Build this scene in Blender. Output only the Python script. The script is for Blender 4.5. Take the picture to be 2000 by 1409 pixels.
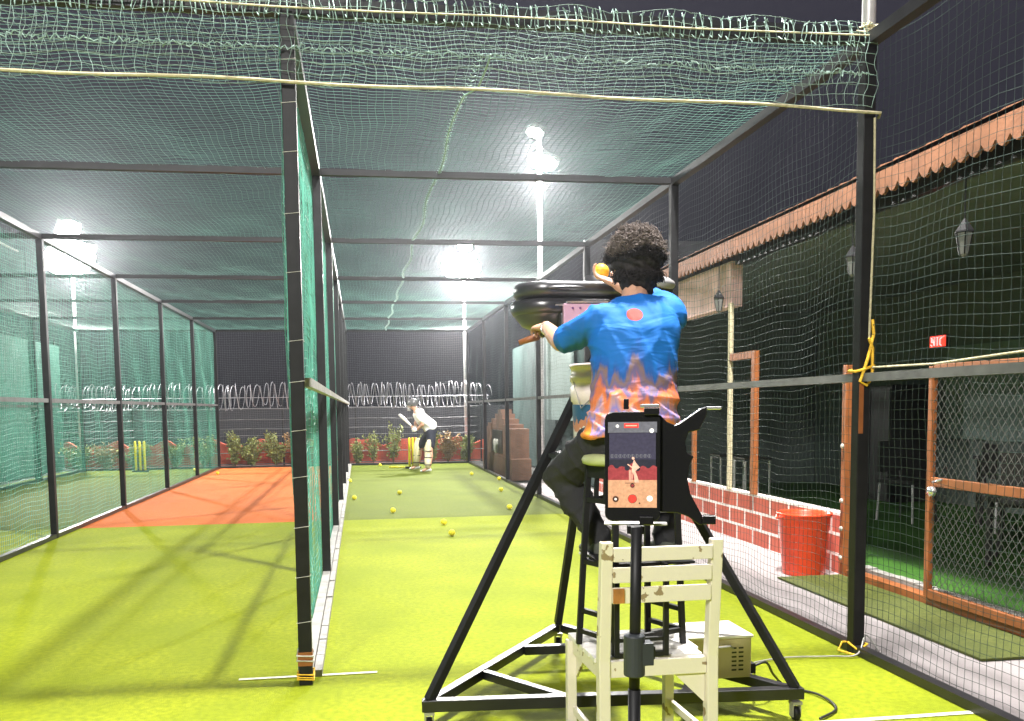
import bpy, bmesh, math, random
import numpy as np
from mathutils import Vector, Matrix, Euler
random.seed(7); rng = np.random.default_rng(7)
scene = bpy.context.scene
for o in list(bpy.data.objects): bpy.data.objects.remove(o)

# ------------------------------------------------------------------ camera
cam_d = bpy.data.cameras.new('camera'); cam = bpy.data.objects.new('camera', cam_d)
scene.collection.objects.link(cam); scene.camera = cam
cam_d.sensor_fit = 'HORIZONTAL'; cam_d.sensor_width = 36; cam_d.lens = 1700/2000*36
cam_d.shift_x = 0.0254; cam_d.shift_y = 0.1131
cam_d.clip_start = 0.05; cam_d.clip_end = 500
CAM = Vector((0.2994, -4.4144, 1.3863))
_y, _p, _r = 0.14302, -0.07892, -0.01261
fw = Vector((math.sin(_y)*math.cos(_p), math.cos(_y)*math.cos(_p), math.sin(_p)))
rt = Vector((math.cos(_y), -math.sin(_y), 0)); up = rt.cross(fw)
r2 = rt*math.cos(_r) + up*math.sin(_r); u2 = up*math.cos(_r) - rt*math.sin(_r)
M = Matrix((r2, u2, -fw)).transposed().to_4x4(); M.translation = CAM
cam.matrix_world = M

# ------------------------------------------------------------------ world (night sky with city glow)
w = bpy.data.worlds.new('World'); scene.world = w; w.use_nodes = True
nt = w.node_tree; bg = nt.nodes['Background']
geo = nt.nodes.new('ShaderNodeTexCoord'); sep = nt.nodes.new('ShaderNodeSeparateXYZ')
ramp = nt.nodes.new('ShaderNodeValToRGB')
nt.links.new(geo.outputs['Generated'], sep.inputs[0]); nt.links.new(sep.outputs['Z'], ramp.inputs[0])
ramp.color_ramp.elements[0].color = (0.011, 0.012, 0.017, 1); ramp.color_ramp.elements[0].position = 0.0
ramp.color_ramp.elements[1].color = (0.045, 0.042, 0.060, 1); ramp.color_ramp.elements[1].position = 0.6
nt.links.new(ramp.outputs[0], bg.inputs[0]); bg.inputs[1].default_value = 1.0
scene.view_settings.view_transform = 'Standard'; scene.view_settings.look = 'None'
scene.view_settings.gamma = 1; scene.view_settings.exposure = 0.16
scene.cycles.use_denoising = True
scene.cycles.max_bounces = 6; scene.cycles.transparent_max_bounces = 16
scene.cycles.sample_clamp_indirect = 4
LIGHT = 1.75    # overall lamp scale

# ------------------------------------------------------------------ materials
def mat(name, col, rough=0.6, metal=0.0, var=0.12, scale=6.0, bump=0.0, bscale=60.0, spec=0.5, emit=None, es=0.0, col2=None, thr=None):
    m = bpy.data.materials.new(name); m.use_nodes = True; t = m.node_tree; b = t.nodes['Principled BSDF']
    tc = t.nodes.new('ShaderNodeTexCoord')
    n = t.nodes.new('ShaderNodeTexNoise'); n.inputs['Scale'].default_value = scale; n.inputs['Detail'].default_value = 6
    t.links.new(tc.outputs['Object'], n.inputs['Vector'])
    r = t.nodes.new('ShaderNodeValToRGB')
    if col2 is None:
        a = [c*(1-var) for c in col]; c2 = [min(1, c*(1+var)) for c in col]; lo, hi = .3, .7
    else:
        a, c2 = col2, col; lo, hi = thr or (.4, .45)
    r.color_ramp.elements[0].color = (*a, 1); r.color_ramp.elements[0].position = lo
    r.color_ramp.elements[1].color = (*c2, 1); r.color_ramp.elements[1].position = hi
    t.links.new(n.outputs['Fac'], r.inputs[0]); t.links.new(r.outputs[0], b.inputs['Base Color'])
    b.inputs['Roughness'].default_value = rough; b.inputs['Metallic'].default_value = metal
    b.inputs['Specular IOR Level'].default_value = spec
    if bump:
        n2 = t.nodes.new('ShaderNodeTexNoise'); n2.inputs['Scale'].default_value = bscale; n2.inputs['Detail'].default_value = 4
        t.links.new(tc.outputs['Object'], n2.inputs['Vector'])
        bp = t.nodes.new('ShaderNodeBump'); bp.inputs['Strength'].default_value = bump; bp.inputs['Distance'].default_value = 0.01
        t.links.new(n2.outputs['Fac'], bp.inputs['Height']); t.links.new(bp.outputs[0], b.inputs['Normal'])
    if emit: b.inputs['Emission Color'].default_value = (*emit, 1); b.inputs['Emission Strength'].default_value = es
    m['base'] = 1
    return m

def turf(name, a, b_, c):
    m = bpy.data.materials.new(name); m.use_nodes = True; t = m.node_tree; b = t.nodes['Principled BSDF']
    tc = t.nodes.new('ShaderNodeTexCoord')
    n1 = t.nodes.new('ShaderNodeTexNoise'); n1.inputs['Scale'].default_value = 220; n1.inputs['Detail'].default_value = 3
    n2 = t.nodes.new('ShaderNodeTexNoise'); n2.inputs['Scale'].default_value = 1.3; n2.inputs['Detail'].default_value = 5
    n3 = t.nodes.new('ShaderNodeTexNoise'); n3.inputs['Scale'].default_value = 30; n3.inputs['Detail'].default_value = 4
    for n in (n1, n2, n3): t.links.new(tc.outputs['Object'], n.inputs['Vector'])
    r = t.nodes.new('ShaderNodeValToRGB'); r.color_ramp.elements[0].color = (*a, 1); r.color_ramp.elements[1].color = (*b_, 1)
    r.color_ramp.elements[0].position = .35; r.color_ramp.elements[1].position = .65
    t.links.new(n2.outputs['Fac'], r.inputs[0])
    mx = t.nodes.new('ShaderNodeMixRGB'); mx.blend_type = 'MIX'; mx.inputs[2].default_value = (*c, 1)
    ad = t.nodes.new('ShaderNodeMath'); ad.operation = 'MULTIPLY'; t.links.new(n1.outputs['Fac'], ad.inputs[0]); t.links.new(n3.outputs['Fac'], ad.inputs[1])
    mr = t.nodes.new('ShaderNodeMapRange'); mr.inputs[1].default_value = .12; mr.inputs[2].default_value = .38; mr.inputs[3].default_value = 0.0; mr.inputs[4].default_value = 1.0
    t.links.new(ad.outputs[0], mr.inputs[0]); t.links.new(mr.outputs[0], mx.inputs[0])
    t.links.new(r.outputs[0], mx.inputs[1]); t.links.new(mx.outputs[0], b.inputs['Base Color'])
    bp = t.nodes.new('ShaderNodeBump'); bp.inputs['Strength'].default_value = .6; bp.inputs['Distance'].default_value = .01
    t.links.new(n1.outputs['Fac'], bp.inputs['Height']); t.links.new(bp.outputs[0], b.inputs['Normal'])
    b.inputs['Roughness'].default_value = .85; b.inputs['Specular IOR Level'].default_value = .2
    return m

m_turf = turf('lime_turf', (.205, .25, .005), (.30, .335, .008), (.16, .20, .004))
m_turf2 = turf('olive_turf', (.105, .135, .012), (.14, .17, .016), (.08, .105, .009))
m_clay = turf('terracotta_turf', (.50, .13, .028), (.57, .155, .034), (.42, .105, .022))
m_matgreen = turf('olive_mat', (.085, .10, .022), (.12, .135, .03), (.055, .07, .016))
m_carpet = turf('green_carpet', (.04, .13, .012), (.06, .17, .018), (.025, .09, .01))
m_ground = mat('dark_ground', (.05, .05, .045), .9, var=.3, scale=2, bump=.4)
m_pave = mat('grey_paving', (.30, .27, .27), .75, var=.12, scale=3, bump=.2, bscale=90)
m_black = mat('black_steel', (.016, .016, .018), .38, var=.25, scale=12, bump=.05)
m_blackp = mat('black_paint', (.011, .011, .012), .5, var=.25, scale=12, spec=.25)
m_rail = mat('galvanised_rail', (.35, .34, .32), .45, .3, var=.3, scale=9)
m_midrail = mat('dull_grey_rail', (.11, .11, .11), .5, .2, var=.3, scale=9)
m_kerb = mat('white_kerb', (.27, .26, .24), .8, var=.25, scale=14, bump=.3)
m_net = mat('green_net_cord', (.075, .29, .215), .6, var=.2, scale=3)
m_netw = mat('pale_net_cord', (.26, .38, .34), .6, var=.2, scale=3)
m_roofnet = mat('grey_green_roof_cord', (.062, .155, .128), .6, var=.2, scale=1.2)
m_netd = mat('dark_net_cord', (.024, .045, .040), .6, var=.25, scale=2)
m_netb = mat('grey_net_cord', (.10, .105, .11), .6, var=.2, scale=3)
m_rope = mat('yellow_rope', (.47, .42, .27), .8, var=.2, scale=40, bump=.5)
m_ropey = mat('bright_yellow_rope', (.85, .50, .03), .7, var=.15, scale=40, bump=.5)
m_whitecord = mat('white_cord', (.50, .49, .44), .7)
m_lampbody = mat('lamp_housing', (.3, .3, .31), .4, .5)
m_lamp = mat('lamp_lens', (1, 1, 1), .3, emit=(1, .98, .95), es=160)
m_pole = mat('galvanised_pole', (.62, .60, .60), .4, .3, var=.15)
m_hoard = mat('black_hoarding', (.012, .013, .018), .7, var=.3, scale=3)
m_shade = mat('green_shade_cloth', (.015, .10, .07), .9, var=.3, scale=5, bump=.3)
m_shaded = mat('dark_shade_cloth', (.025, .055, .050), .9, var=.3, scale=4, bump=.3)
m_redwall = mat('red_painted_stone', (.50, .095, .055), .8, var=.3, scale=5, bump=.5, bscale=25)
m_leaf = mat('shrub_leaves', (.20, .23, .06), .6, var=.6, scale=5)
m_leafd = mat('reddish_shrub_leaves', (.28, .18, .07), .6, var=.5, scale=5)
m_stem = mat('shrub_stem', (.12, .07, .035), .8)
m_razor = mat('galvanised_wire', (.30, .30, .32), .45, .5)
m_fwire = mat('dull_fence_wire', (.13, .13, .135), .6, .2)
m_ball = mat('yellow_ball', (.72, .62, .03), .75, var=.25, scale=60, bump=.3)
m_ballo = mat('orange_yellow_ball', (.85, .48, .02), .55, var=.2, scale=30, bump=.3)
m_stump = mat('yellow_stump', (.85, .74, .02), .4, var=.05)
m_skin = mat('skin', (.55, .30, .20), .5, var=.1, scale=20, bump=.15, bscale=200)
m_hair = mat('black_hair', (.016, .013, .013), .7, var=.3, scale=30, spec=.25)
m_trous = mat('black_cotton', (.018, .018, .020), .85, var=.25, scale=10, bump=.5, bscale=30)
m_shoe = mat('dark_olive_canvas', (.06, .065, .05), .8, var=.3, scale=20, bump=.4)
m_sole = mat('pale_sole', (.55, .55, .50), .7)
m_whitecloth = mat('white_cotton', (.75, .75, .73), .85, var=.08, bump=.4, bscale=25)
m_navy = mat('navy_cotton', (.013, .016, .028), .8, var=.3, bump=.3)
m_pad = mat('cream_pad', (.72, .64, .42), .7, var=.12, scale=20, bump=.3)
m_helmet = mat('grey_helmet', (.10, .10, .10), .35, var=.2)
m_bat = mat('pale_willow', (.80, .78, .72), .5, var=.08)
m_mach = mat('black_machine_plastic', (.028, .028, .031), .30, var=.2, scale=10, spec=.8)
m_machg = mat('silver_grey_plastic', (.40, .40, .41), .3, .2, var=.1)
m_panel = mat('lilac_panel', (.62, .38, .50), .4, var=.06)
m_panel2 = mat('panel_grey', (.70, .66, .66), .4)
m_purple = mat('panel_buttons', (.18, .07, .22), .4)
m_redled = mat('red_led', (.9, .1, .05), .4, emit=(1, .05, .03), es=1.3)
m_ledwhite = mat('led_glyph', (1, .5, .5), .4, emit=(1, .5, .5), es=1.3)
m_pail = mat('white_plastic', (.84, .72, .72), .4, var=.08, scale=10)
m_chair = mat('chipped_cream_paint', (.75, .69, .58), .42, col2=(.30, .22, .13), thr=(.345, .36), scale=15, bump=.25, bscale=18)
m_seatw = mat('worn_white_planks', (.80, .77, .72), .6, col2=(.40, .30, .22), thr=(.30, .36), scale=12, bump=.4)
m_wood = mat('bare_orange_wood', (.42, .17, .04), .7, var=.3, scale=20)
m_cush = mat('pale_green_vinyl', (.42, .46, .22), .45, var=.15, scale=9)
m_box = mat('beige_enamel', (.60, .50, .36), .4, var=.08, scale=8)
m_boxt = mat('white_enamel', (.74, .70, .64), .4, var=.1, scale=14)
m_cable = mat('black_cable', (.015, .015, .015), .5)
m_redb = mat('red_plastic', (.86, .075, .025), .32, var=.05, scale=4)
m_orange = mat('orange_painted_steel', (.29, .095, .028), .45, var=.2, scale=10)
m_fascia = mat('terracotta_fascia', (.26, .11, .055), .75, var=.25, scale=6, bump=.3)
m_pink = mat('pink_plaster', (.85, .58, .56), .85, var=.15, scale=4, bump=.3)
m_inner = mat('grey_green_plaster', (.12, .15, .14), .85, var=.15, scale=2)
m_pale = mat('pale_teal_panel', (.20, .27, .25), .7, var=.06)
m_dark = mat('dark_furniture', (.02, .018, .018), .35, var=.3)
m_roof = mat('dark_roof_sheet', (.03, .03, .035), .7, var=.3)
m_brown = mat('brown_stone', (.20, .105, .07), .85, var=.2, scale=6, bump=.3)
m_glass = mat('frosted_lantern_glass', (.16, .16, .15), .3)
m_phone = mat('phone_case', (.008, .008, .009), .25)
m_silver = mat('bright_silver', (.85, .85, .86), .2, .8, var=.03)
def em(name, c, s=.8): return mat(name, c, .3, var=.30, scale=260, emit=c, es=s)
m_s_top = em('screen_bar', (.10, .10, .12), .8); m_s_sky = em('screen_sky', (.035, .032, .055)); m_s_dark = em('screen_hedge', (.02, .02, .03))
m_s_red = em('screen_wall', (.22, .035, .04)); m_s_gnd = em('screen_ground', (.42, .22, .13)); m_s_fig = em('screen_figure', (.60, .33, .25))
m_s_rec = em('screen_record', (.85, .04, .03)); m_s_wht = em('screen_white', (.7, .68, .66)); m_s_blk = em('screen_button', (.05, .02, .015))

def brickmat():
    m = bpy.data.materials.new('red_brick_white_joints'); m.use_nodes = True; t = m.node_tree; b = t.nodes['Principled BSDF']
    tc = t.nodes.new('ShaderNodeTexCoord'); s = t.nodes.new('ShaderNodeSeparateXYZ'); c = t.nodes.new('ShaderNodeCombineXYZ')
    t.links.new(tc.outputs['Object'], s.inputs[0]); t.links.new(s.outputs['Y'], c.inputs[0]); t.links.new(s.outputs['Z'], c.inputs[1])
    br = t.nodes.new('ShaderNodeTexBrick'); t.links.new(c.outputs[0], br.inputs['Vector'])
    br.inputs['Scale'].default_value = 1; br.inputs['Brick Width'].default_value = .36; br.inputs['Row Height'].default_value = .165
    br.inputs['Mortar Size'].default_value = .014; br.inputs['Mortar Smooth'].default_value = .1
    br.inputs['Color1'].default_value = (.50, .10, .055, 1); br.inputs['Color2'].default_value = (.42, .075, .045, 1); br.inputs['Mortar'].default_value = (.78, .70, .66, 1)
    t.links.new(br.outputs['Color'], b.inputs['Base Color']); b.inputs['Roughness'].default_value = .7
    bp = t.nodes.new('ShaderNodeBump'); bp.inputs['Strength'].default_value = .4; t.links.new(br.outputs['Fac'], bp.inputs['Height']); t.links.new(bp.outputs[0], b.inputs['Normal'])
    return m
m_brick = brickmat()

def jerseymat():
    # blue shirt, orange brushed print towards the hem (a printed pattern), round orange crest
    m = bpy.data.materials.new('blue_orange_jersey'); m.use_nodes = True; t = m.node_tree; b = t.nodes['Principled BSDF']; L = t.links
    N = t.nodes.new
    tc = N('ShaderNodeTexCoord'); s = N('ShaderNodeSeparateXYZ'); L.new(tc.outputs['Object'], s.inputs[0])
    mp = N('ShaderNodeMapping'); mp.inputs['Scale'].default_value = (14, 14, 2.2); L.new(tc.outputs['Object'], mp.inputs[0])
    n = N('ShaderNodeTexNoise'); n.inputs['Scale'].default_value = 1.3; n.inputs['Detail'].default_value = 3; L.new(mp.outputs[0], n.inputs['Vector'])
    mu = N('ShaderNodeMath'); mu.operation = 'MULTIPLY_ADD'; L.new(n.outputs['Fac'], mu.inputs[0]); mu.inputs[1].default_value = .34; L.new(s.outputs['Z'], mu.inputs[2])
    r = N('ShaderNodeValToRGB'); e = r.color_ramp.elements
    mr = N('ShaderNodeMapRange'); mr.inputs[1].default_value = .62; mr.inputs[2].default_value = 1.10; L.new(mu.outputs[0], mr.inputs[0]); L.new(mr.outputs[0], r.inputs[0])
    e[0].color = (.74, .24, .03, 1); e[0].position = .03
    e[1].color = (.008, .14, .50, 1); e[1].position = .70
    for p_, c_ in ((.10, (.70, .22, .05)), (.16, (.22, .20, .50)), (.22, (.50, .28, .30)), (.29, (.72, .20, .07)), (.36, (.62, .17, .08)), (.43, (.15, .12, .26)), (.50, (.22, .14, .13)), (.58, (.02, .10, .38))):
        x = e.new(p_); x.color = (*c_, 1)
    vd = N('ShaderNodeVectorMath'); vd.operation = 'DISTANCE'; L.new(tc.outputs['Object'], vd.inputs[0]); vd.inputs[1].default_value = JCREST
    lt = N('ShaderNodeMath'); lt.operation = 'LESS_THAN'; lt.inputs[1].default_value = .033; L.new(vd.outputs['Value'], lt.inputs[0])
    mx = N('ShaderNodeMixRGB'); mx.inputs[2].default_value = (.36, .07, .06, 1); L.new(lt.outputs[0], mx.inputs[0]); L.new(r.outputs[0], mx.inputs[1])
    L.new(mx.outputs[0], b.inputs['Base Color']); b.inputs['Roughness'].default_value = .72; b.inputs['Specular IOR Level'].default_value = .25
    mp2 = N('ShaderNodeMapping'); mp2.inputs['Scale'].default_value = (5, 5, 16); mp2.inputs['Rotation'].default_value = (0, .35, 0); L.new(tc.outputs['Object'], mp2.inputs[0])
    n2 = N('ShaderNodeTexNoise'); n2.inputs['Scale'].default_value = 1.2; n2.inputs['Detail'].default_value = 2; n2.inputs['Distortion'].default_value = .8; L.new(mp2.outputs[0], n2.inputs['Vector'])
    bp = N('ShaderNodeBump'); bp.inputs['Strength'].default_value = .4; bp.inputs['Distance'].default_value = .02; L.new(n2.outputs['Fac'], bp.inputs['Height']); L.new(bp.outputs[0], b.inputs['Normal'])
    return m

def pailmat():
    m = bpy.data.materials.new('blue_printed_label'); m.use_nodes = True; t = m.node_tree; b = t.nodes['Principled BSDF']; L = t.links; N = t.nodes.new
    tc = N('ShaderNodeTexCoord'); s = N('ShaderNodeSeparateXYZ'); L.new(tc.outputs['Object'], s.inputs[0])
    mp = N('ShaderNodeMapping'); mp.inputs['Scale'].default_value = (40, 40, 6); L.new(tc.outputs['Object'], mp.inputs[0])
    n = N('ShaderNodeTexNoise'); n.inputs['Scale'].default_value = 1; n.inputs['Detail'].default_value = 2; L.new(mp.outputs[0], n.inputs['Vector'])
    mu = N('ShaderNodeMath'); mu.operation = 'MULTIPLY_ADD'; L.new(n.outputs['Fac'], mu.inputs[0]); mu.inputs[1].default_value = .16; L.new(s.outputs['Z'], mu.inputs[2])
    r = N('ShaderNodeValToRGB'); r.color_ramp.interpolation = 'CONSTANT'; e = r.color_ramp.elements
    mr = N('ShaderNodeMapRange'); mr.inputs[1].default_value = 0.0; mr.inputs[2].default_value = .4; L.new(mu.outputs[0], mr.inputs[0]); L.new(mr.outputs[0], r.inputs[0])
    e[0].color = (.62, .42, .33, 1); e[0].position = 0; e[1].color = (.03, .10, .20, 1); e[1].position = .56
    x = e.new(.36); x.color = (.70, .68, .62, 1); x = e.new(.46); x.color = (.55, .22, .12, 1)
    L.new(r.outputs[0], b.inputs['Base Color']); b.inputs['Roughness'].default_value = .35
    return m

# ------------------------------------------------------------------ helpers
COL = scene.collection
def wloc(o):
    v = Vector((0, 0, 0))
    while o is not None: v += o.location; o = o.parent
    return v
def tag(o, label=None, cat=None, group=None, kind=None):
    if label: o['label'] = label
    if cat: o['category'] = cat
    if group: o['group'] = group
    if kind: o['kind'] = kind
    return o
def thing(name, loc, label, cat, group=None, rz=0):
    o = bpy.data.objects.new(name, None); COL.objects.link(o); o.location = loc; o.rotation_euler.z = rz; o.empty_display_size = .1
    return tag(o, label, cat, group)
def spl(pts, n=8):
    P_ = [Vector(p) for p in pts]; P_ = [P_[0]]+P_+[P_[-1]]; out = []
    for i in range(1, len(P_)-2):
        a, b, c, d = P_[i-1:i+3]
        for k in range(n):
            t = k/n; out.append(.5*((2*b)+(c-a)*t+(2*a-5*b+4*c-d)*t*t+(3*b-a-3*c+d)*t**3))
    return out+[P_[-2]]
def link(name, me, parent=None):
    o = bpy.data.objects.new(name, me); COL.objects.link(o)
    if parent is not None: o.parent = parent
    return o
def copy_tree(o, parent=None):
    c = o.copy(); COL.objects.link(c)
    if parent is not None: c.parent = parent
    for ch in [x for x in o.children]: copy_tree(ch, c)
    return c

class MB:
    def __init__(s): s.v = []; s.f = []; s.m = []; s.mi = 0
    def add(s, vs, fs):
        k = len(s.v); s.v += [tuple(v) for v in vs]
        for f in fs: s.f.append(tuple(i+k for i in f)); s.m.append(s.mi)
        return s
    def box(s, a, b):
        (x0, y0, z0), (x1, y1, z1) = a, b
        x0, x1 = sorted((x0, x1)); y0, y1 = sorted((y0, y1)); z0, z1 = sorted((z0, z1))
        return s.add([(x0,y0,z0),(x1,y0,z0),(x1,y1,z0),(x0,y1,z0),(x0,y0,z1),(x1,y0,z1),(x1,y1,z1),(x0,y1,z1)],
              [(0,3,2,1),(4,5,6,7),(0,1,5,4),(1,2,6,5),(2,3,7,6),(3,0,4,7)])
    def bar(s, a, b, w, h=None, upv=(0, 0, 1)):          # rectangular bar from a to b
        h = h or w; a = Vector(a); b = Vector(b); d = (b-a).normalized(); u_ = Vector(upv)
        if abs(d.dot(u_)) > .99: u_ = Vector((0, 1, 0))
        x = d.cross(u_).normalized(); y = x.cross(d).normalized()
        vs = [p + x*sx*w/2 + y*sy*h/2 for p in (a, b) for sx, sy in ((-1,-1),(1,-1),(1,1),(-1,1))]
        return s.add(vs, [(0,1,2,3),(7,6,5,4),(0,4,5,1),(1,5,6,2),(2,6,7,3),(3,7,4,0)])
    def tube(s, pts, r, n=6, r1=None, closed=False):
        pts = [Vector(p) for p in pts]; k = len(pts); rings = []
        prev = None
        for i, p in enumerate(pts):
            if closed: d = pts[(i+1) % k]-pts[i-1]
            else: d = pts[min(i+1, k-1)]-pts[max(i-1, 0)]
            if d.length < 1e-9: d = Vector((0, 0, 1))
            d.normalize()
            if prev is None: x = d.cross(Vector((0, 0, 1))); x = x if x.length > .1 else d.cross(Vector((1, 0, 0)))
            else: x = prev - d*prev.dot(d)
            x.normalize(); prev = x; y = d.cross(x)
            rr = r if not callable(r) else r(i/(k-1))
            if r1 is not None: rr = r + (r1-r)*i/(k-1)
            rings.append([p + x*rr*math.cos(a) + y*rr*math.sin(a) for a in [2*math.pi*j/n for j in range(n)]])
        vs = [v for rg in rings for v in rg]; fs = []
        for i in range(k if closed else k-1):
            a = i*n; b = ((i+1) % k)*n
            for j in range(n): fs.append((a+j, a+(j+1) % n, b+(j+1) % n, b+j))
        if not closed: fs += [tuple(range(n-1, -1, -1)), tuple(range((k-1)*n, k*n))]
        return s.add(vs, fs)
    def lathe(s, prof, c=(0, 0, 0), n=32, axis='Z', cap=False):
        vs = []; fs = []
        for (r, z) in prof:
            for j in range(n):
                a = 2*math.pi*j/n; p = (r*math.cos(a), r*math.sin(a), z)
                if axis == 'Y': p = (p[0], p[2], p[1])
                if axis == 'X': p = (p[2], p[0], p[1])
                vs.append((p[0]+c[0], p[1]+c[1], p[2]+c[2]))
        for i in range(len(prof)-1):
            for j in range(n): fs.append((i*n+j, i*n+(j+1) % n, (i+1)*n+(j+1) % n, (i+1)*n+j))
        if cap: fs += [tuple(range(n-1, -1, -1)), tuple(range((len(prof)-1)*n, len(prof)*n))]
        return s.add(vs, fs)
    def prism(s, poly, y0, y1, fn=None):   # polygon (a,b) extruded; fn maps (a,b,t) to a point
        n = len(poly); fn = fn or (lambda a, b, t: (a, t, b))
        vs = [fn(a, b, y0) for a, b in poly] + [fn(a, b, y1) for a, b in poly]
        return s.add(vs, [tuple(range(n-1, -1, -1)), tuple(range(n, 2*n))] + [(i, (i+1) % n, n+(i+1) % n, n+i) for i in range(n)])
    def loft(s, rings, n=18):
        # rings: (center, axisA, axisB) vectors; closed with caps
        vs = []; fs = []; k = len(rings)
        for c, A, B in rings:
            c, A, B = Vector(c), Vector(A), Vector(B)
            vs += [c + A*math.cos(2*math.pi*j/n) + B*math.sin(2*math.pi*j/n) for j in range(n)]
        for i in range(k-1):
            for j in range(n): fs.append((i*n+j, i*n+(j+1) % n, (i+1)*n+(j+1) % n, (i+1)*n+j))
        fs += [tuple(range(n-1, -1, -1)), tuple(range((k-1)*n, k*n))]
        return s.add(vs, fs)
    def caps(s, a, ra, b, rb, n=14):       # tapered capsule
        a = Vector(a); b = Vector(b); d = b-a; L = d.length; d = d/L if L > 1e-6 else Vector((0, 0, 1))
        x = d.cross(Vector((0, 0, 1))); x = x if x.length > .1 else d.cross(Vector((1, 0, 0))); x.normalize(); y = d.cross(x)
        rg = []
        for t in (-90, -60, -30, 0): rr = max(1e-4, ra*math.cos(math.radians(t))); rg.append((a + d*ra*math.sin(math.radians(t)), x*rr, y*rr))
        for t in (0, 30, 60, 90): rr = max(1e-4, rb*math.cos(math.radians(t))); rg.append((b + d*rb*math.sin(math.radians(t)), x*rr, y*rr))
        return s.loft(rg, n)
    def chain(s, pts):
        for (a, ra), (b, rb) in zip(pts, pts[1:]): s.caps(a, ra, b, rb)
        return s
    def ell(s, c, r, rot=(0, 0, 0), n=18):
        E_ = Euler(rot).to_matrix(); c = Vector(c); rg = []
        for i in range(11):
            t = -math.pi/2 + math.pi*i/10; k = max(1e-3, math.cos(t))
            rg.append((c + E_ @ Vector((0, 0, r[2]*math.sin(t))), E_ @ Vector((r[0]*k, 0, 0)), E_ @ Vector((0, r[1]*k, 0))))
        return s.loft(rg, n)
    def mesh(s, name, off=Vector((0, 0, 0)), smooth=False):
        me = bpy.data.meshes.new(name)
        me.from_pydata([(v[0]-off[0], v[1]-off[1], v[2]-off[2]) for v in s.v], [], s.f)
        return me
    def build(s, name, mats, parent=None, smooth=False, bevel=0, loc=None, voxel=0, sm=4, disp=None):
        if not isinstance(mats, (list, tuple)): mats = [mats]
        if parent is not None: off = wloc(parent)
        elif loc is not None: off = Vector(loc)
        else:
            a = np.array(s.v); off = Vector(((a[:, 0].min()+a[:, 0].max())/2, (a[:, 1].min()+a[:, 1].max())/2, a[:, 2].min()))
        me = s.mesh(name, off)
        for m in mats: me.materials.append(m)
        if len(mats) > 1: me.polygons.foreach_set('material_index', s.m)
        if not voxel and True:
            bm = bmesh.new(); bm.from_mesh(me); bmesh.ops.recalc_face_normals(bm, faces=bm.faces); bm.to_mesh(me); bm.free()
        o = link(name, me, parent)
        if parent is None: o.location = off
        if voxel:
            r = o.modifiers.new('r', 'REMESH'); r.mode = 'VOXEL'; r.voxel_size = voxel
            if sm: q = o.modifiers.new('s', 'SMOOTH'); q.factor = .5; q.iterations = sm
            dg = bpy.context.evaluated_depsgraph_get(); dg.update()
            me2 = bpy.data.meshes.new_from_object(o.evaluated_get(dg)); o.modifiers.clear(); o.data = me2; bpy.data.meshes.remove(me); me = me2
            if disp:
                me.update(); k = len(me.vertices); co = np.empty(k*3); me.vertices.foreach_get('co', co); no = np.empty(k*3); me.vertices.foreach_get('normal', no)
                co = co.reshape(-1, 3); no = no.reshape(-1, 3); co = co + no*disp(co + np.array(off))[:, None]; me.vertices.foreach_set('co', co.ravel()); me.update()
            smooth = True
        if smooth: me.polygons.foreach_set('use_smooth', [True]*len(me.polygons))
        if bevel:
            b = o.modifiers.new('bevel', 'BEVEL'); b.width = bevel; b.segments = 2; b.limit_method = 'ANGLE'
        return o

def net(name, o0, u, v, su, sv, mtl, parent, sp=.05, r=.0016, disp=None, seg=.15, spv=None, mask=None):
    """knotted cord net: two families of thin cords sharing one displacement, so that they cross"""
    o0 = np.array(o0, float); u = np.array(u, float); v = np.array(v, float); nrm = np.cross(u, v)
    V = []; F = []; base = 0
    spv = spv or sp
    for (d1, d2, L1, L2, s_) in ((u, v, su, sv, spv), (v, u, sv, su, sp)):
        nl = int(round(L2/s_))+1; npt = max(2, int(L1/seg)+2)
        a = np.linspace(0, L1, npt)[None, :].repeat(nl, 0); b = (np.linspace(0, L2, nl)[:, None]).repeat(npt, 1)
        S, T = (a, b) if d1 is u else (b, a)
        P = o0 + S[..., None]*u + T[..., None]*v
        if disp is not None: P = P + disp(S, T)
        jit = rng.normal(0, .0016, P.shape); P = P + jit
        offs = [d2*math.cos(t)*r + nrm*math.sin(t)*r for t in (math.pi/2, math.pi*7/6, math.pi*11/6)]
        Q = np.stack([P+f for f in offs], 2)      # nl,npt,3,3
        V.append(Q.reshape(-1, 3))
        idx = base + np.arange(nl*npt*3).reshape(nl, npt, 3)
        for j in range(3):
            k = (j+1) % 3
            F.append(np.stack([idx[:, :-1, j], idx[:, 1:, j], idx[:, 1:, k], idx[:, :-1, k]], -1).reshape(-1, 4))
        base += nl*npt*3
    V = np.concatenate(V); F = np.concatenate(F)
    if mask is not None:
        off0 = np.array([0, 0, 0.]); keep = mask(V)[F].all(1); F = F[keep]
    off = np.array(wloc(parent)) if parent is not None else np.zeros(3); V = V-off
    me = bpy.data.meshes.new(name); me.vertices.add(len(V)); me.vertices.foreach_set('co', V.ravel())
    me.loops.add(F.size); me.loops.foreach_set('vertex_index', F.ravel())
    me.polygons.add(len(F)); me.polygons.foreach_set('loop_start', np.arange(0, F.size, 4)); me.polygons.foreach_set('loop_total', np.full(len(F), 4))
    me.update(calc_edges=True); me.materials.append(mtl)
    return link(name, me, parent)

def sheet(name, x0, x1, y0, y1, z, m, kind='structure'):
    o = MB().add([(x0, y0, z), (x1, y0, z), (x1, y1, z), (x0, y1, z)], [(0, 1, 2, 3)]).build(name, m, loc=((x0+x1)/2, (y0+y1)/2, z)); o['kind'] = kind; return o

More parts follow.
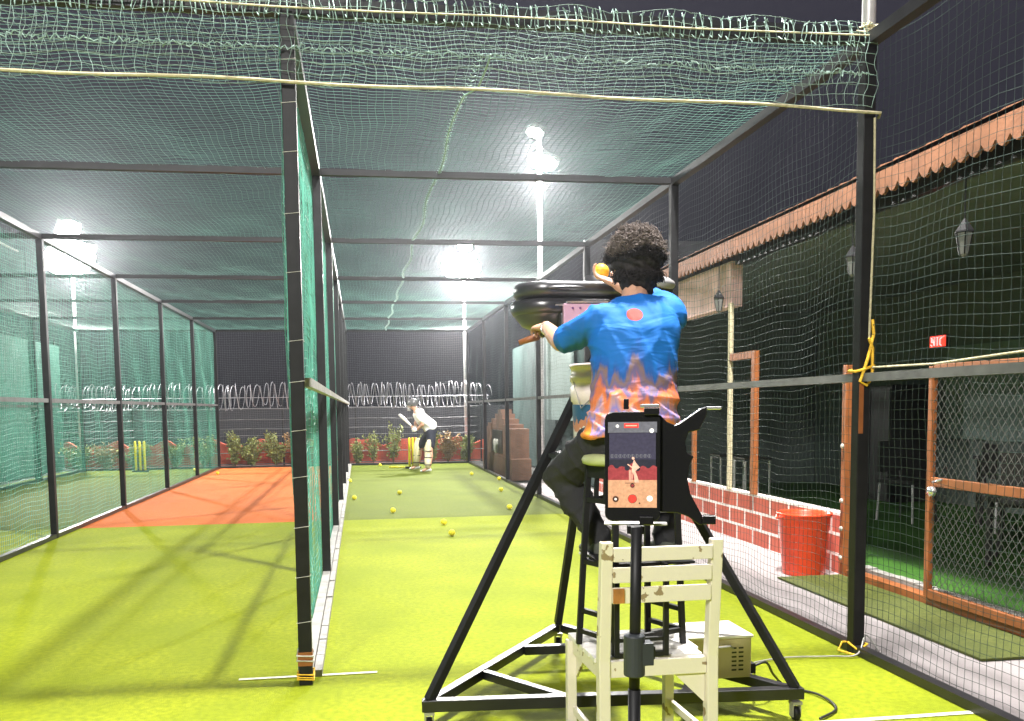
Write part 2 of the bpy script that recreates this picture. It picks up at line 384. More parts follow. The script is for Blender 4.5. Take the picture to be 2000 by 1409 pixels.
# ------------------------------------------------------------------ dimensions
H = 3.315; BAY = 2.8755; LEN = BAY*6; WR = 3.0; WL = 3.077; W3 = 3.09
XL, X3 = -WL, -WL-W3

# ------------------------------------------------------------------ ground
sheet('ground', -120, 120, -60, 160, -0.03, m_ground)
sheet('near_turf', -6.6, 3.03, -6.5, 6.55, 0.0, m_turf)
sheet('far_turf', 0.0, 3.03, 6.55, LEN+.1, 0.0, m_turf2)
sheet('clay_turf', XL, 0.0, 6.55, LEN+.1, 0.0, m_clay)
sheet('side_turf', -6.6, XL, 6.55, LEN+.1, 0.0, m_turf2)
b_ = MB()
b_.box((3.06, -6.5, -.03), (4.10, 11.0, 0.012)); o = b_.build('paving', m_pave, loc=(3.6, 2, 0)); o['kind'] = 'structure'
for (x0, x1, y0, y1) in ((-.35, .36, .105, .135), (2.2, 2.97, -.99, -.955)):
    o = sheet('crease_line', x0, x1, y0, y1, .004, mat('faded_white_line', (.62, .62, .45), .8, var=.3, scale=30))

# ------------------------------------------------------------------ net walls
def wall_disp(axis, amp=.035, ph=0., tie=BAY):
    ax = np.array(axis, float)
    def f(S, T):
        n = amp*(np.sin(S*2.1+ph)*np.sin(T*1.9+ph*.7) + .5*np.sin(S*5.3+T*2.2+ph) + .25*np.sin(T*9+S*3+ph*2))
        env = np.clip(np.sin(np.pi*np.clip(T/H, 0, 1)), 0, 1)**.5
        out = (n*env)[..., None]*ax
        sag = -.05*np.abs(np.sin(np.pi*S/tie))*np.clip(np.sin(np.pi*T/H), 0, 1) + .012*np.sin(S*7+T*1.5+ph)
        out[..., 2] += sag
        return out
    return f

def net_wall(label, x, posts, net_m, y0=0., y1=LEN, kerb=None, rail_side=0, rw=.03, ph=0, cat='net wall', r=.0016, amp=.022):
    t = thing('net_wall', (x, (y0+y1)/2, 0), label, cat, 'netting walls of the cricket cage')
    for y in posts:
        MB().box((x-.033, y-.033, 0), (x+.033, y+.033, H)).build('post', m_blackp, t, bevel=.004)
    MB().box((x-.032, y0+.034, H-.062), (x+.032, y1-.034, H-.002)).build('top_rail', m_black, t)
    MB().box((x-.02+rail_side, y0+.034, 1.50), (x+.02+rail_side, y1-.034, 1.545)).build('middle_rail', m_rail if kerb else m_midrail, t)
    MB().box((x-.03, y0+.034, .004), (x+.03, y1-.034, .05)).build('bottom_rail', m_black if kerb is None else m_rail, t)
    net('net', (x+rw, y0, .02), (0, 1, 0), (0, 0, 1), y1-y0, H-.03, net_m, t, disp=wall_disp((1, 0, 0), amp, ph), r=r)
    if kerb:
        k = MB(); y = y0+.1; i = 0
        while y < y1-.3:
            L = .28+.06*random.random()
            k.box((x+.035, y, .0), (x+.035+kerb, y+L-.012, .035+.012*random.random())); y += L
        k.build('kerb', m_kerb, t)
    return t
PY = [k*BAY for k in range(7)]
wl_div = net_wall('netting wall with thick black posts between the lime right lane and orange left lane', 0.0, PY, m_net, kerb=.04, rail_side=.045, rw=-.04, ph=1, r=.0022, amp=.010)
for k in range(1, 7): pass
wr = net_wall('long right-hand netting wall running beside the grey pavement, with the orange-banded corner post', WR, PY+[-BAY], m_netd, y0=-BAY, ph=2, rw=.04, r=.0013)
wl_left = net_wall('netting wall at the left edge of the orange pitch lane', XL, PY, m_net, ph=3, rw=-.04, r=.0019)
wl_far = net_wall('farthest left netting wall beyond the third lane', X3, PY[2:], m_net, y0=PY[2], ph=4, r=.0024)
t = thing('tall_net', (X3-.05, 12, 0), 'tall extra netting rising above the farthest left wall, ending at a pole', 'net', None)
net('net', (X3-.06, 5.0, .02), (0, 1, 0), (0, 0, 1), 9.35, 4.54, m_netw, t, disp=wall_disp((1, 0, 0), .03, 5), seg=.3)
MB().box((X3-.09, 14.34, 0), (X3-.04, 14.39, 4.58)).build('post', m_black, t)
MB().tube([(X3-.06, 5 + i*.5, 4.56+.02*math.sin(i)) for i in range(19)], .02, 5).build('rope', m_whitecord, t)

# cords wrapped round the divider's front post, white pull rope
for z in (.32, .55, .80, 1.05, 1.28, 1.52, 1.72, 2.05, 2.33, 2.62, 2.85, 3.05):
    q = .036
    MB().tube([(-q, -q, z), (q, -q, z+.008), (q, q, z+.004), (-q, q, z-.003)], .0016, 5, closed=True).build('tie_cord', m_whitecord, wl_div)
for z in (.035, .045, .06, .13, .155):
    q = .04
    MB().tube([(-q, -q, z), (q, -q, z-.006), (q, q, z+.004), (-q, q, z+.012)], .005, 6, closed=True).build('rope_binding', m_ropey if z < .1 else m_whitecord, wl_div)
MB().box((-.036, -.036, .10), (.036, .036, .17)).build('rust_band', m_orange, wl_div)

# ------------------------------------------------------------------ end nets
def end_net(label, x0, x1, m, ph):
    t = thing('end_net', ((x0+x1)/2, LEN, 0), label, 'net', 'end nets across the back of the lanes')
    def d(S, T):
        out = np.zeros(S.shape+(3,)); out[..., 1] = .03*np.sin(S*2+ph)*np.sin(T*2); out[..., 2] = -.05*np.sin(np.pi*S/(x1-x0))*np.sin(np.pi*T/H) + .01*np.sin(S*6+T*3+ph); return out
    net('net', (x0, LEN+.03, .03), (1, 0, 0), (0, 0, 1), x1-x0, H-.06, m, t, disp=d, sp=.055, r=.0013)
    MB().box((x0+.034, LEN-.02, H-.05), (x1-.034, LEN+.02, H-.004)).build('top_rail', m_black, t)
    MB().box((x0+.034, LEN-.02, .004), (x1-.034, LEN+.02, .05)).build('bottom_rail', m_black, t)
    return t
end_net('dark end net behind the batsman at the back of the right lane', 0, WR, m_netb, 0)
end_net('dark end net at the back of the orange pitch lane', XL, 0, m_netb, 1)
end_net('green end net at the back of the farthest left lane', X3, XL, m_net, 2)

# ------------------------------------------------------------------ roof nets with cross beams
def roof_net(label, x0, x1, ph, beams=PY, y0=0):
    t = thing('roof_net', ((x0+x1)/2, LEN/2, H), label, 'net roof', 'roof nets over the lanes')
    def d(S, T):
        out = np.zeros(S.shape+(3,)); y = T+y0
        out[..., 2] = -.045*np.abs(np.sin(np.pi*y/BAY))*np.sin(np.pi*np.clip(S/(x1-x0), 0, 1)) + .012*np.sin(S*7+ph)*np.sin(y*3+ph) + .006*np.sin(S*23+y*2)
        out[..., 0] = .012*np.sin(y*4+ph+S*2) + .006*np.sin(y*11+S*5)
        out[..., 1] = .012*np.sin(S*5+ph)
        return out
    net('net', (x0, y0, H+.006), (1, 0, 0), (0, 1, 0), x1-x0, LEN-y0, m_roofnet, t, disp=d, r=.0013)
    for y in beams:
        MB().box((x0+.034, y-.025, H-.05), (x1-.034, y+.025, H)).build('beam', m_blackp, t)
    return t
rr = roof_net('green roof net over the bright right lane, with a stitched seam', 0, WR, 0)
sm_ = MB(); pts = [(.97+.02*math.sin(y*3)+(.06 if y < 1 else 0), y, H-.012-.03*abs(math.sin(math.pi*y/BAY))) for y in np.arange(.4, LEN, .12)]
sm_.tube(pts, .006, 5)
for y in np.arange(.4, LEN, .07):
    x = .97+.02*math.sin(y*3); z = H-.007-.03*abs(math.sin(math.pi*y/BAY)); a = random.uniform(-.02, .02)
    sm_.tube([(x-.018, y, z), (x, y+.012, z-.012), (x+.02, y+a, z-.004)], .003, 4)
sm_.build('seam', m_netw, rr)
roof_net('green roof net over the orange pitch lane in the middle', XL, 0, 2)
roof_net('green roof net over the farthest left lane', X3, XL, 4, PY[2:], PY[2])

# ------------------------------------------------------------------ front valance of net with rope
t = thing('net_valance', (0, 0, 2.92), 'ragged pale net flap hanging from the front beam above the lanes', 'net')
def vd(S, T):
    out = np.zeros(S.shape+(3,)); out[..., 1] = -.03 + .02*np.sin(S*4)*np.sin(T*8) + .012*np.sin(S*11); out[..., 0] = .012*np.sin(T*30+S*9); out[..., 2] = .01*np.sin(S*13)
    return out
net('net', (XL, -.03, 2.93), (1, 0, 0), (0, 0, 1), WR-XL, .42, m_netw, t, disp=vd, seg=.03, r=.0015)
def vd2(S, T):
    o_ = vd(S, T); o_[..., 1] += .05+.015*np.sin(S*7+1); o_[..., 0] += .02*np.sin(T*22+S*5); return o_
net('net', (XL+.02, .0, 3.06), (1, 0, 0), (0, 0, 1), WR-XL-.04, .29, m_netw, t, disp=vd2, seg=.03, r=.0013)
kn = MB(); kn.tube([(XL+(WR-XL)*i/700+random.gauss(0, .008), -.055+random.gauss(0, .006), 3.10+random.gauss(0, .010)) for i in range(701)], .003, 4)
kn.build('knot_row', m_netw, t)
lp = MB(); pts = []; NL = 130
for i in range(NL):
    x = XL + (WR-XL)*i/NL + random.uniform(-.012, .012); h = random.uniform(.0, .04); dx = random.uniform(-.02, .02)
    pts += [(x, -.045, 3.235+random.uniform(0, .02)), (x+dx*.5, -.05, 3.28), (x+dx, -.035, 3.335), (x+dx, -.01, 3.345+h), (x+dx*.3, -.03, 3.335+h*.4), (x+dx*1.6, -.04, 3.355), (x+.02, .03, 3.33)]
lp.tube(pts, .0028, 4)
lp.build('lashing', m_netw, t)
MB().box((XL+.03, -.024, H+.0), (WR+.02, .024, H+.03)).build('beam', m_black, t)
MB().tube([(XL-.3 + (WR+.34-XL)*i/30, -.065, 2.945 - .04*(i/30)**3 + .006*math.sin(i)) for i in range(31)] + [(WR+.05, -.03, 2.885)], .008, 6).build('rope', m_rope, t)
MB().tube([(XL + (WR-XL)*i/12, -.06, 3.285+.006*math.sin(i*1.7)) for i in range(13)], .0045, 6).build('rope', m_rope, t)
kk = MB()
for i in range(16):
    a = [random.gauss(0, 1) for _ in range(6)]
    kk.tube([(WR+.01+.04*a[0], -.04+.02*a[1], 3.33+.02*a[2]), (WR+.01+.03*a[3], -.05, 3.33+.02*a[4]), (WR+.03*a[5], -.02, 3.33+.025*a[1])], .006, 5)
kk.build('knot', m_rope, t)

# ------------------------------------------------------------------ ropes on the right corner post
t = thing('tie_rope', (WR, -.05, 1.5), 'yellow rope knotted round the right corner post and running off to the right', 'rope')
MB().tube([(WR+.02, -.045, 2.88), (WR+.025, -.05, 2.4), (WR+.02, -.045, 2.0), (WR+.015, -.045, 1.72)], .006, 6).build('rope', m_rope, t)
kk = MB()
kk.tube([(WR+.03, -.05, 1.83), (WR+.035, -.055, 1.75), (WR-.0, -.06, 1.62), (WR-.035, -.05, 1.50), (WR+.0, -.055, 1.48), (WR+.035, -.05, 1.52), (WR+.03, -.055, 1.68), (WR+.005, -.06, 1.73)], .008, 6)
kk.tube([(WR-.05, -.03, 1.555), (WR-.02, -.06, 1.565), (WR+.045, -.05, 1.585), (WR+.045, .045, 1.58), (WR-.045, .045, 1.56), (WR-.05, -.03, 1.555)], .008, 6)
kk.build('knot', m_ropey, t)
MB().tube([(WR+.03, -.06, 1.575), (WR+.01, -.6, 1.567), (WR+.01, -1.4, 1.60), (WR+.0, -2.85, 1.66)], .006, 6).build('rope', m_rope, t)
MB().box((WR-.030, -.0365, 1.22), (WR-.004, -.034, 1.49)).build('orange_band', m_orange, wr)
t2 = MB(); t2.tube([(WR-.06, -.02, .07), (WR-.02, -.07, .03), (WR+.04, -.05, .06), (WR+.04, .04, .05), (WR-.05, .05, .05), (WR-.1, .0, .02), (WR-.05, -.09, .012)], .006, 6)
tag(t2.build('tie_rope', m_ropey), 'short yellow rope tied round the foot of the right corner post', 'rope')

# ------------------------------------------------------------------ floodlights
def mast(label, x, y, heads, ztop, r=.05, energy=400, face=(0, -1, -.5), soft=.10):
    t = thing('floodlight', (x, y, 0), label, 'floodlight', 'floodlights on poles')
    MB().tube([(x, y, 0), (x, y, ztop)], r, 12).build('pole', m_pole, t, smooth=True)
    for (hx, hy, hz, s, e) in heads:
        d = Vector(face).normalized(); sx = d.cross(Vector((0, 0, 1))).normalized(); sy = sx.cross(d)
        c = Vector((hx, hy, hz)); b = MB()
        b.add([c + sx*a*s/2 + sy*b2*s*.36 - d*k for k in (0, .10) for a, b2 in ((-1, -1), (1, -1), (1, 1), (-1, 1))],
              [(0, 1, 2, 3), (7, 6, 5, 4), (0, 4, 5, 1), (1, 5, 6, 2), (2, 6, 7, 3), (3, 7, 4, 0)])
        b.bar(c-d*.1, Vector((x, y, min(hz, ztop)-.05)), .03)
        hb = b.build('lamp_head', m_lampbody, t, bevel=.01)
        g = MB().loft([(c+d*s*.14*math.sin(t_), sx*s*.54*max(.02, math.cos(t_)), sy*s*.44*max(.02, math.cos(t_))) for t_ in [-math.pi/2+math.pi*k/8 for k in range(9)]], 20)
        g.build('lens', m_lamp, hb, smooth=True)
        if e:
            ld = bpy.data.lights.new('floodlight_beam', 'SPOT'); ld.energy = e*LIGHT; ld.color = (1, .97, .93); ld.shadow_soft_size = soft
            ld.spot_size = math.radians(165); ld.spot_blend = .6
            lo = bpy.data.objects.new('floodlight_beam', ld); COL.objects.link(lo); lo.parent = t
            lo.location = c + d*(.14*s+.10) - t.location; lo.rotation_euler = d.to_track_quat('-Z', 'Y').to_euler()
    return t
mast('tall floodlight right of the cage, glaring above the bowling machine', 3.52, 10.9, [(3.56, 10.8, 5.62, .55, 2000), (3.42, 10.8, 6.12, .32, 400)], 6.2, r=.042, face=(-.35, -.1, -1))
mast('floodlight behind the back fence, at the end of the right lane', 3.08, 18.5, [(2.98, 18.35, 5.0, .95, 2300), (3.10, 18.35, 5.55, .36, 300)], 5.6, r=.04, face=(-.25, -.6, -.7))
mast('floodlight with wide glare above the farthest left lane', -6.62, 18.6, [(-6.62, 18.45, 5.15, 1.15, 2300), (-6.62, 18.45, 5.85, .55, 300)], 5.9, r=.04, face=(.5, -.6, -.65))
mast('light pole rising above the front right corner post', 3.075, .12, [(2.45, -.15, 8.5, .4, 4000), (2.05, .25, 8.6, .3, 700), (2.95, -.45, 8.6, .3, 220)], 8.6, r=.036, face=(-.45, .2, -1), soft=.2)
mast('floodlight behind the camera lighting the near turf', -3.2, -8.4, [(-3.2, -8.3, 6.3, .5, 2100)], 6.6, face=(.35, .8, -.4), soft=.5)

# ------------------------------------------------------------------ behind the cage
tag(MB().box((-14, 18.9, 0), (9, 18.95, 1.45)).build('hoarding', m_hoard), 'long black hoarding behind the lanes below the razor wire', 'fence')
b = MB(); prof = []
n = 160
for i in range(n+1):
    x = -7.5 + 11.2*i/n; z = .56 + .075*math.sin(x*5.2) + .04*math.sin(x*11+1); prof.append((x, z))
b.prism([(-7.5, 0)] + [(3.7, 0)] + prof[::-1], 18.25, 18.35)
for i in range(13):
    x = -7.2+i*.86; b.box((x, 18.22, 0), (x+.09, 18.25, .48))
tag(b.build('low_wall', m_redwall), 'low red wall with a wavy top behind the end nets', 'wall')
t = thing('wire_fence', (-2, 17.8, 0), 'low wire fence with thin horizontal wires behind the end nets', 'fence')
wz = MB()
for z, r in ((1.42, .012), (1.15, .007), (.92, .007), (.75, .006)):
    wz.tube([(-7.5+i*.6, 17.85, z-.012*math.sin(i*1.3)) for i in range(19)], r, 4)
wz.build('wire', m_fwire, t)
for x in (-7, -5.2, -3.4, -1.6, .2, 2.0, 3.4): MB().box((x-.02, 17.87, 0), (x+.02, 17.91, 1.75)).build('post', m_blackp, t)
for z in (.335, .06): MB().tube([(-7.5, 17.75, z), (3.6, 17.75, z)], .012, 6).build('rail', m_midrail if z < .1 else m_rail, t)
t = thing('razor_wire', (-2, 17.85, 1.43), 'coils of silver razor wire along the top of the back fence', 'razor wire')
for ph, sgn in ((0, 1), (1.6, -1)):
    pts = []
    for i in range(0, 860):
        a = i*.45*sgn+ph; x = -7.3 + 10.9*i/860 + .05*math.sin(i*.03)
        pts.append((x+.03*math.sin(i*.17), 17.86+.28*math.cos(a), 1.73+.29*math.sin(a)*(1+.13*math.sin(i*.057+ph)+.06*math.sin(i*.21))+.03*math.sin(i*.033)))
    MB().tube(pts, .0065, 4).build('coil', m_razor, t)
MB().tube([(-7.4, 17.86, 1.70), (3.6, 17.86, 1.70)], .008, 4).build('wire', m_razor, t)

# shrubs
def shrub(x, y, h, wd, n, m, label):
    h *= 1.12; wd *= 1.6; n = int(n*2.6)
    t = thing('shrub', (x, y, 0), label, 'shrub', 'shrubs along the red wall')
    st = MB()
    tips = []
    for k in range(max(3, int(wd*16))):
        a = random.uniform(0, 6.3); rr = wd*random.uniform(.1, .5); hh = h*random.uniform(.6, 1.0)
        p = [(x, y, 0), (x+.4*rr*math.cos(a), y+.3*rr*math.sin(a), hh*.5), (x+rr*math.cos(a), y+.5*rr*math.sin(a), hh)]
        st.tube(p, .008, 4, r1=.003); tips.append((Vector(p[1]), Vector(p[2])))
    st.build('stem', m_stem, t)
    lf = MB()
    for k in range(n):
        a, b = random.choice(tips); q = a.lerp(b, random.uniform(-.5, 1.05)); q = q + Vector([random.gauss(0, .04) for _ in range(3)])
        if q.z < .03: continue
        d = Vector([random.gauss(0, 1) for _ in range(3)]).normalized(); s_ = d.cross(Vector([random.gauss(0, 1) for _ in range(3)])).normalized(); L = random.uniform(.045, .09)
        lf.add([q, q+d*L*.5+s_*L*.28, q+d*L, q+d*L*.5-s_*L*.28], [(0, 1, 2, 3)])
    lf.build('foliage', m, t)
SH = [(.25, .62, .34, 150, 0, 'sparse green shrub just right of the divider'), (.62, .72, .22, 90, 0, 'thin upright green shrub left of the batsman'), (1.12, .95, .34, 130, 0, 'tall spindly shrub rising above the red wall left of the bat'),
      (2.10, .68, .42, 260, 0, 'leafy shrub just right of the batsman'), (2.50, .66, .46, 300, 1, 'reddish shrub between the batsman and the right net'), (2.92, .60, .4, 240, 0, 'green shrub against the right lane corner'),
      (-2.75, .72, .30, 150, 0, 'thin green shrub at the left corner of the orange lane'), (-2.35, .62, .46, 380, 0, 'bushy green shrub in the left half of the orange lane'), (-1.75, .70, .44, 320, 0, 'tall green shrub in the middle of the orange lane'), (-1.25, .70, .46, 380, 1, 'dense brownish shrub right of the middle of the orange lane'), (-.55, .66, .45, 340, 0, 'bushy shrub beside the thick front post'),
      (-3.5, .66, .44, 300, 0, 'light green shrub near the corner of the farthest left lane'), (-4.15, .58, .45, 300, 0, 'low green shrub right of the yellow stumps in the left lane'), (-5.1, .56, .45, 300, 0, 'low green shrub left of the yellow stumps in the left lane'), (-5.75, .52, .5, 320, 1, 'brown shrub behind the left lane net corner'), (-6.4, .5, .5, 300, 0, 'shrub farthest to the left behind the side net')]
for x, h, wd, n, k, lb in SH: shrub(x, 17.62, h, wd, int(n*2.2), m_leafd if k else m_leaf, lb)

# left side shade cloth fence
t = thing('shade_fence', (-6.9, 9, 0), 'green shade cloth fence along the far left side', 'fence')
MB().box((-6.92, -2, 0), (-6.90, 18.2, 3.0)).build('cloth', m_shade, t)
for y in (0, 4.5, 9, 13.5, 18): MB().box((-6.98, y, 0), (-6.93, y+.05, 3.1)).build('post', m_black, t)

# right side beyond the cage: cloth fence, pale panel, stepped shrine
tag(MB().box((4.3, 9.7, 0), (4.34, 18.2, 2.9)).build('shade_fence', m_shaded), 'dark green shade cloth fence beyond the right net wall', 'fence')
tag(MB().box((4.18, 11.3, 1.12), (4.22, 13.5, 3.0)).build('wall_panel', m_pale), 'pale grey-green panel behind the bowling machine', 'panel')
tag(MB().tube([(4.1, 13.55, 0), (4.1, 13.55, 2.9)], .04, 8).build('pipe', m_pole), 'pale vertical pipe at the left edge of the pale panel', 'pipe')
t = thing('shrine', (3.3, 13.3, 0), 'brown stepped shrine standing outside the right net wall', 'shrine')
b = MB(); x0, x1 = 3.12, 3.5
b.box((x0, 11.75, 0), (x1, 15.6, .40)); b.box((x0+.02, 11.95, .40), (x1, 15.3, .97))
b.build('base', m_brown, t)
b = MB(); b.box((x0+.02, 12.4, .972), (x1-.02, 14.9, 1.05)); b.box((x0+.04, 12.8, 1.05), (x1-.04, 14.5, 1.15)); b.box((x0+.06, 13.15, 1.15), (x1-.06, 14.1, 1.25)); b.box((x0+.08, 13.4, 1.25), (x1-.08, 13.85, 1.34))
b.build('stepped_top', m_brown, t)
MB().box((x0-.0, 12.9, .45), (x0+.018, 14.2, .92)).build('niche', m_dark, t)
b = MB(); b.ell((x0-.03, 13.45, .56), (.05, .09, .12)); b.ell((x0-.03, 13.6, .66), (.04, .05, .08)); b.ell((x0-.03, 13.3, .66), (.04, .05, .08)); b.build('carving', m_whitecord, t, smooth=True)

# ------------------------------------------------------------------ veranda building
t = thing('veranda', (5.5, 4, 0), 'dark open veranda with a scalloped terracotta eave along the pavement', 'building')
MB().box((8.0, -4.5, 0), (8.15, 9.6, 4.08)).build('back_wall', m_inner, t)
MB().box((4.14, 9.5, 0), (7.98, 9.64, 2.9)).build('end_wall', m_inner, t)
MB().box((4.0, 9.66, 2.9), (8.3, 9.75, 4.1)).build('gable', m_roof, t)
MB().box((4.2, -4.4, 2.905), (7.99, 9.64, 2.94)).build('ceiling', m_inner, t)
MB().box((4.08, 4.13, 2.385), (4.20, 9.48, 2.84)).build('pink_wall', m_pink, t)
MB().add([(3.98, -4.5, 3.0), (3.98, 9.9, 3.0), (8.6, 9.9, 4.3), (8.6, -4.5, 4.3), (3.98, -4.5, 2.96), (3.98, 9.9, 2.96), (8.6, 9.9, 4.26), (8.6, -4.5, 4.26)],
         [(0, 3, 2, 1), (4, 5, 6, 7), (0, 1, 5, 4), (1, 2, 6, 5), (2, 3, 7, 6), (3, 0, 4, 7)]).build('roof', m_roof, t)
poly = [(9.9, 3.03)]
y = 9.9; sc = .115
pts = []
while y > -4.4:
    for a, dz in ((0, .055), (.25, .015), (.5, 0), (.75, .015)): pts.append((y-a*sc, 2.83+dz))
    y -= sc
poly = [(9.9, 3.03)] + pts + [(y, 2.885), (y, 3.03)]
fas = MB().prism(poly, 3.945, 3.97, fn=lambda a, b_, tt: (tt, a, b_)).build('fascia', m_fascia, t)
cr = MB(); y = 9.9; pr = [(-4.4, 3.02)]; pl = []
while y > -4.4: pl += [(y, 3.032), (y-.04, 3.036+.01*random.random()), (y-.11, 3.034+.006*random.random()), (y-.15, 3.034)]; y -= .17
cr.prism([(9.9, 3.0)]+pl+[(-4.5, 3.0)], 3.945, 4.05, fn=lambda a, b_, tt: (tt, a, b_)); cr.build('roof_tiles', m_fascia, t)
MB().box((4.06, 4.11, .51), (4.10, 4.15, 2.42)).build('post', m_rope, t)
MB().box((4.06, 3.54, .51), (4.11, 3.61, 1.90)).build('post', m_orange, t)
MB().box((4.06, 3.612, 1.83), (4.11, 4.108, 1.90)).build('lintel', m_orange, t)
MB().box((4.06, 5.07, .51), (4.10, 5.12, 1.10)).build('post', m_orange, t)
MB().box((4.05, 1.915, .0), (4.13, 1.97, 1.68)).build('post', m_orange, t, bevel=.004)
for y, z in ((1.9, .17), (1.9, .40), (1.9, .62), (1.9, 1.05), (1.9, 1.55)): MB().ell((4.03, y+.02, z), (.012, .02, .02)).build('bolt', m_whitecord, t)
MB().box((4.16, -4, .0), (7.98, 9.48, .05)).build('floor', m_carpet, t)
MB().box((4.06, -4, .0), (4.155, 1.898, .075)).build('threshold', m_orange, t)
k = MB(); y = -4
while y < 1.8: k.box((4.16, y, .05), (4.24, y+.13, .10+.01*random.random())); y += .14
k.build('pebble_edging', m_kerb, t)
MB().box((4.12, -4, 2.80), (4.18, 9.4, 2.95)).build('eave_beam', m_dark, t)

tag(MB().box((4.10, 1.99, 0), (4.20, 9.45, .505)).build('brick_wall', m_brick, loc=(4.1, 2, 0)), 'low red brick wall with white painted joints along the pavement', 'wall')
mt = sheet('turf_mat', 3.52, 4.05, -.33, 1.95, .018, m_matgreen, None)
del mt['kind']
me = mt.data; bm = bmesh.new(); bm.from_mesh(me); g = bmesh.ops.extrude_face_region(bm, geom=bm.faces[:]); bmesh.ops.translate(bm, verts=[v for v in g['geom'] if isinstance(v, bmesh.types.BMVert)], vec=(0, 0, .012)); bm.to_mesh(me); bm.free()
tag(mt, 'dark olive turf mat lying on the grey pavement beside the threshold', 'mat')

# gate
t = thing('gate', (4.1, .3, .08), 'orange framed mesh gate standing across the veranda opening', 'gate')
gx = 4.04
for y in (.86, -1.0): MB().box((gx-.02, y-.02, .09), (gx+.02, y+.02, 1.62)).build('upright', m_orange, t, bevel=.003)
for z in (.11, .86, 1.60): MB().box((gx-.018, -.978, z-.03), (gx+.018, .838, z+.03)).build('crossbar', m_orange, t, bevel=.003)
ms = MB(); A = .055; y0g, y1g, z0g, z1g = -.98, .84, .12, 1.58
for sg in (1, -1):
    c = -4.0
    while c < 5:
        pts = []
        for i in range(0, 60):
            yy = y0g + (y1g-y0g)*i/59; zz = c + sg*yy*1.25
            if z0g <= zz <= z1g: pts.append((gx + .004*sg, yy, zz + .006*math.sin(i*2.2)))
        if len(pts) > 1: ms.tube(pts, .0026, 3)
        c += A*1.3
ms.build('mesh', mat('dull_wire', (.09, .09, .085), .6), t)
b = MB(); b.lathe([(.028, -.03), (.034, -.02), (.034, .0), (.02, .012)], (gx-.03, .79, .80), axis='X', cap=True); b.tube([(gx-.03, .80, .86), (gx-.035, .70, .885)], .008, 6); b.build('latch', m_silver, t, smooth=True)

# lanterns
def lantern(x, y, z, top, label):
    t = thing('lantern', (x, y, z), label, 'lantern', 'lanterns hanging from the eave')
    MB().tube([(x, y, z+.22), (x, y, top)], .005, 5).build('chain', m_blackp, t)
    MB().lathe([(.005, z+.235), (.03, z+.20), (.055, z+.16), (.058, z+.15), (.004, z+.15)], (x, y, 0), 6).build('cap', m_blackp, t)
    MB().lathe([(.048, z+.148), (.026, z+.02), (.004, z+.0)], (x, y, 0), 6).build('glass', m_glass, t)
    b = MB()
    for k in range(6): a = k*math.pi/3; b.tube([(x+.05*math.cos(a), y+.05*math.sin(a), z+.15), (x+.027*math.cos(a), y+.027*math.sin(a), z+.02)], .004, 4)
    b.build('cage', m_blackp, t)
lantern(4.0, 4.25, 2.33, 2.9, 'lantern hanging in front of the pink wall')
lantern(4.0, 1.78, 2.33, 2.9, 'lantern hanging just left of the front right corner post')
lantern(4.0, .55, 2.27, 2.9, 'lantern hanging on the right, above the red lit sign')

# LED sign
t = thing('led_sign', (6.1, 3.8, 1.85), 'small red lit sign glowing inside the dark veranda', 'sign')
MB().box((6.1, 3.58, 1.93), (6.14, 3.84, 2.06)).build('case', m_dark, t)
b = MB(); b.box((6.094, 3.59, 1.94), (6.098, 3.83, 2.05)); b.build('screen', m_redled, t)
b = MB()
def st(y0_, z0_, y1_, z1_, w_=.011):
    b.bar((6.088, y0_, z0_), (6.088, y1_, z1_), w_, .006, upv=(1, 0, 0))
st(3.81, 2.035, 3.60, 2.040, .009); st(3.795, 2.03, 3.795, 1.995); st(3.80, 1.99, 3.745, 1.99); st(3.775, 2.02, 3.755, 1.955); st(3.81, 1.965, 3.785, 1.95)
st(3.74, 2.035, 3.74, 1.95); st(3.705, 2.035, 3.705, 1.95); st(3.665, 2.02, 3.665, 1.96); st(3.665, 1.96, 3.64, 1.95); st(3.66, 2.02, 3.625, 2.03)
b.build('glyphs', m_ledwhite, t)

# interior furniture
def dark_chair(x, y, rz, label):
    t = thing('chair', (x, y, .05), label, 'chair', 'black chairs inside the veranda', rz)
    t.rotation_euler.z = 0
    R_ = Matrix.Rotation(rz, 3, 'Z'); c = Vector((x, y, .05))
    def P(a, b_, z): return c + R_ @ Vector((a, b_, z))
    MB().add([P(a, b_, z) for z in (.43, .47) for a, b_ in ((-.22, -.22), (.22, -.22), (.22, .22), (-.22, .22))], [(0, 3, 2, 1), (4, 5, 6, 7), (0, 1, 5, 4), (1, 2, 6, 5), (2, 3, 7, 6), (3, 0, 4, 7)]).build('seat', m_dark, t)
    for a in (-.2, .2):
        for b_ in (-.2, .2): MB().tube([P(a, b_, .43), P(a*1.1, b_*1.1, 0)], .012, 6).build('leg', m_pole if a < 0 else m_dark, t)
    MB().add([P(a, b_, z) for b_ in (.2, .23) for a, z in ((-.21, .55), (.21, .55), (.21, .9), (-.21, .9))], [(0, 3, 2, 1), (4, 5, 6, 7), (0, 1, 5, 4), (1, 2, 6, 5), (2, 3, 7, 6), (3, 0, 4, 7)]).build('backrest', m_dark, t)
    for a in (-.18, .18): MB().tube([P(a, .2, .45), P(a, .215, .6)], .012, 6).build('back_support', m_dark, t)
dark_chair(6.4, 4.6, .4, 'black chair nearest the corner post inside the veranda')
dark_chair(6.9, 3.6, 1.2, 'black chair under the red sign inside the veranda')
dark_chair(6.0, 2.3, 2.4, 'black chair just behind the mesh gate')
dark_chair(6.7, 1.6, -.6, 'black chair farther right behind the gate')
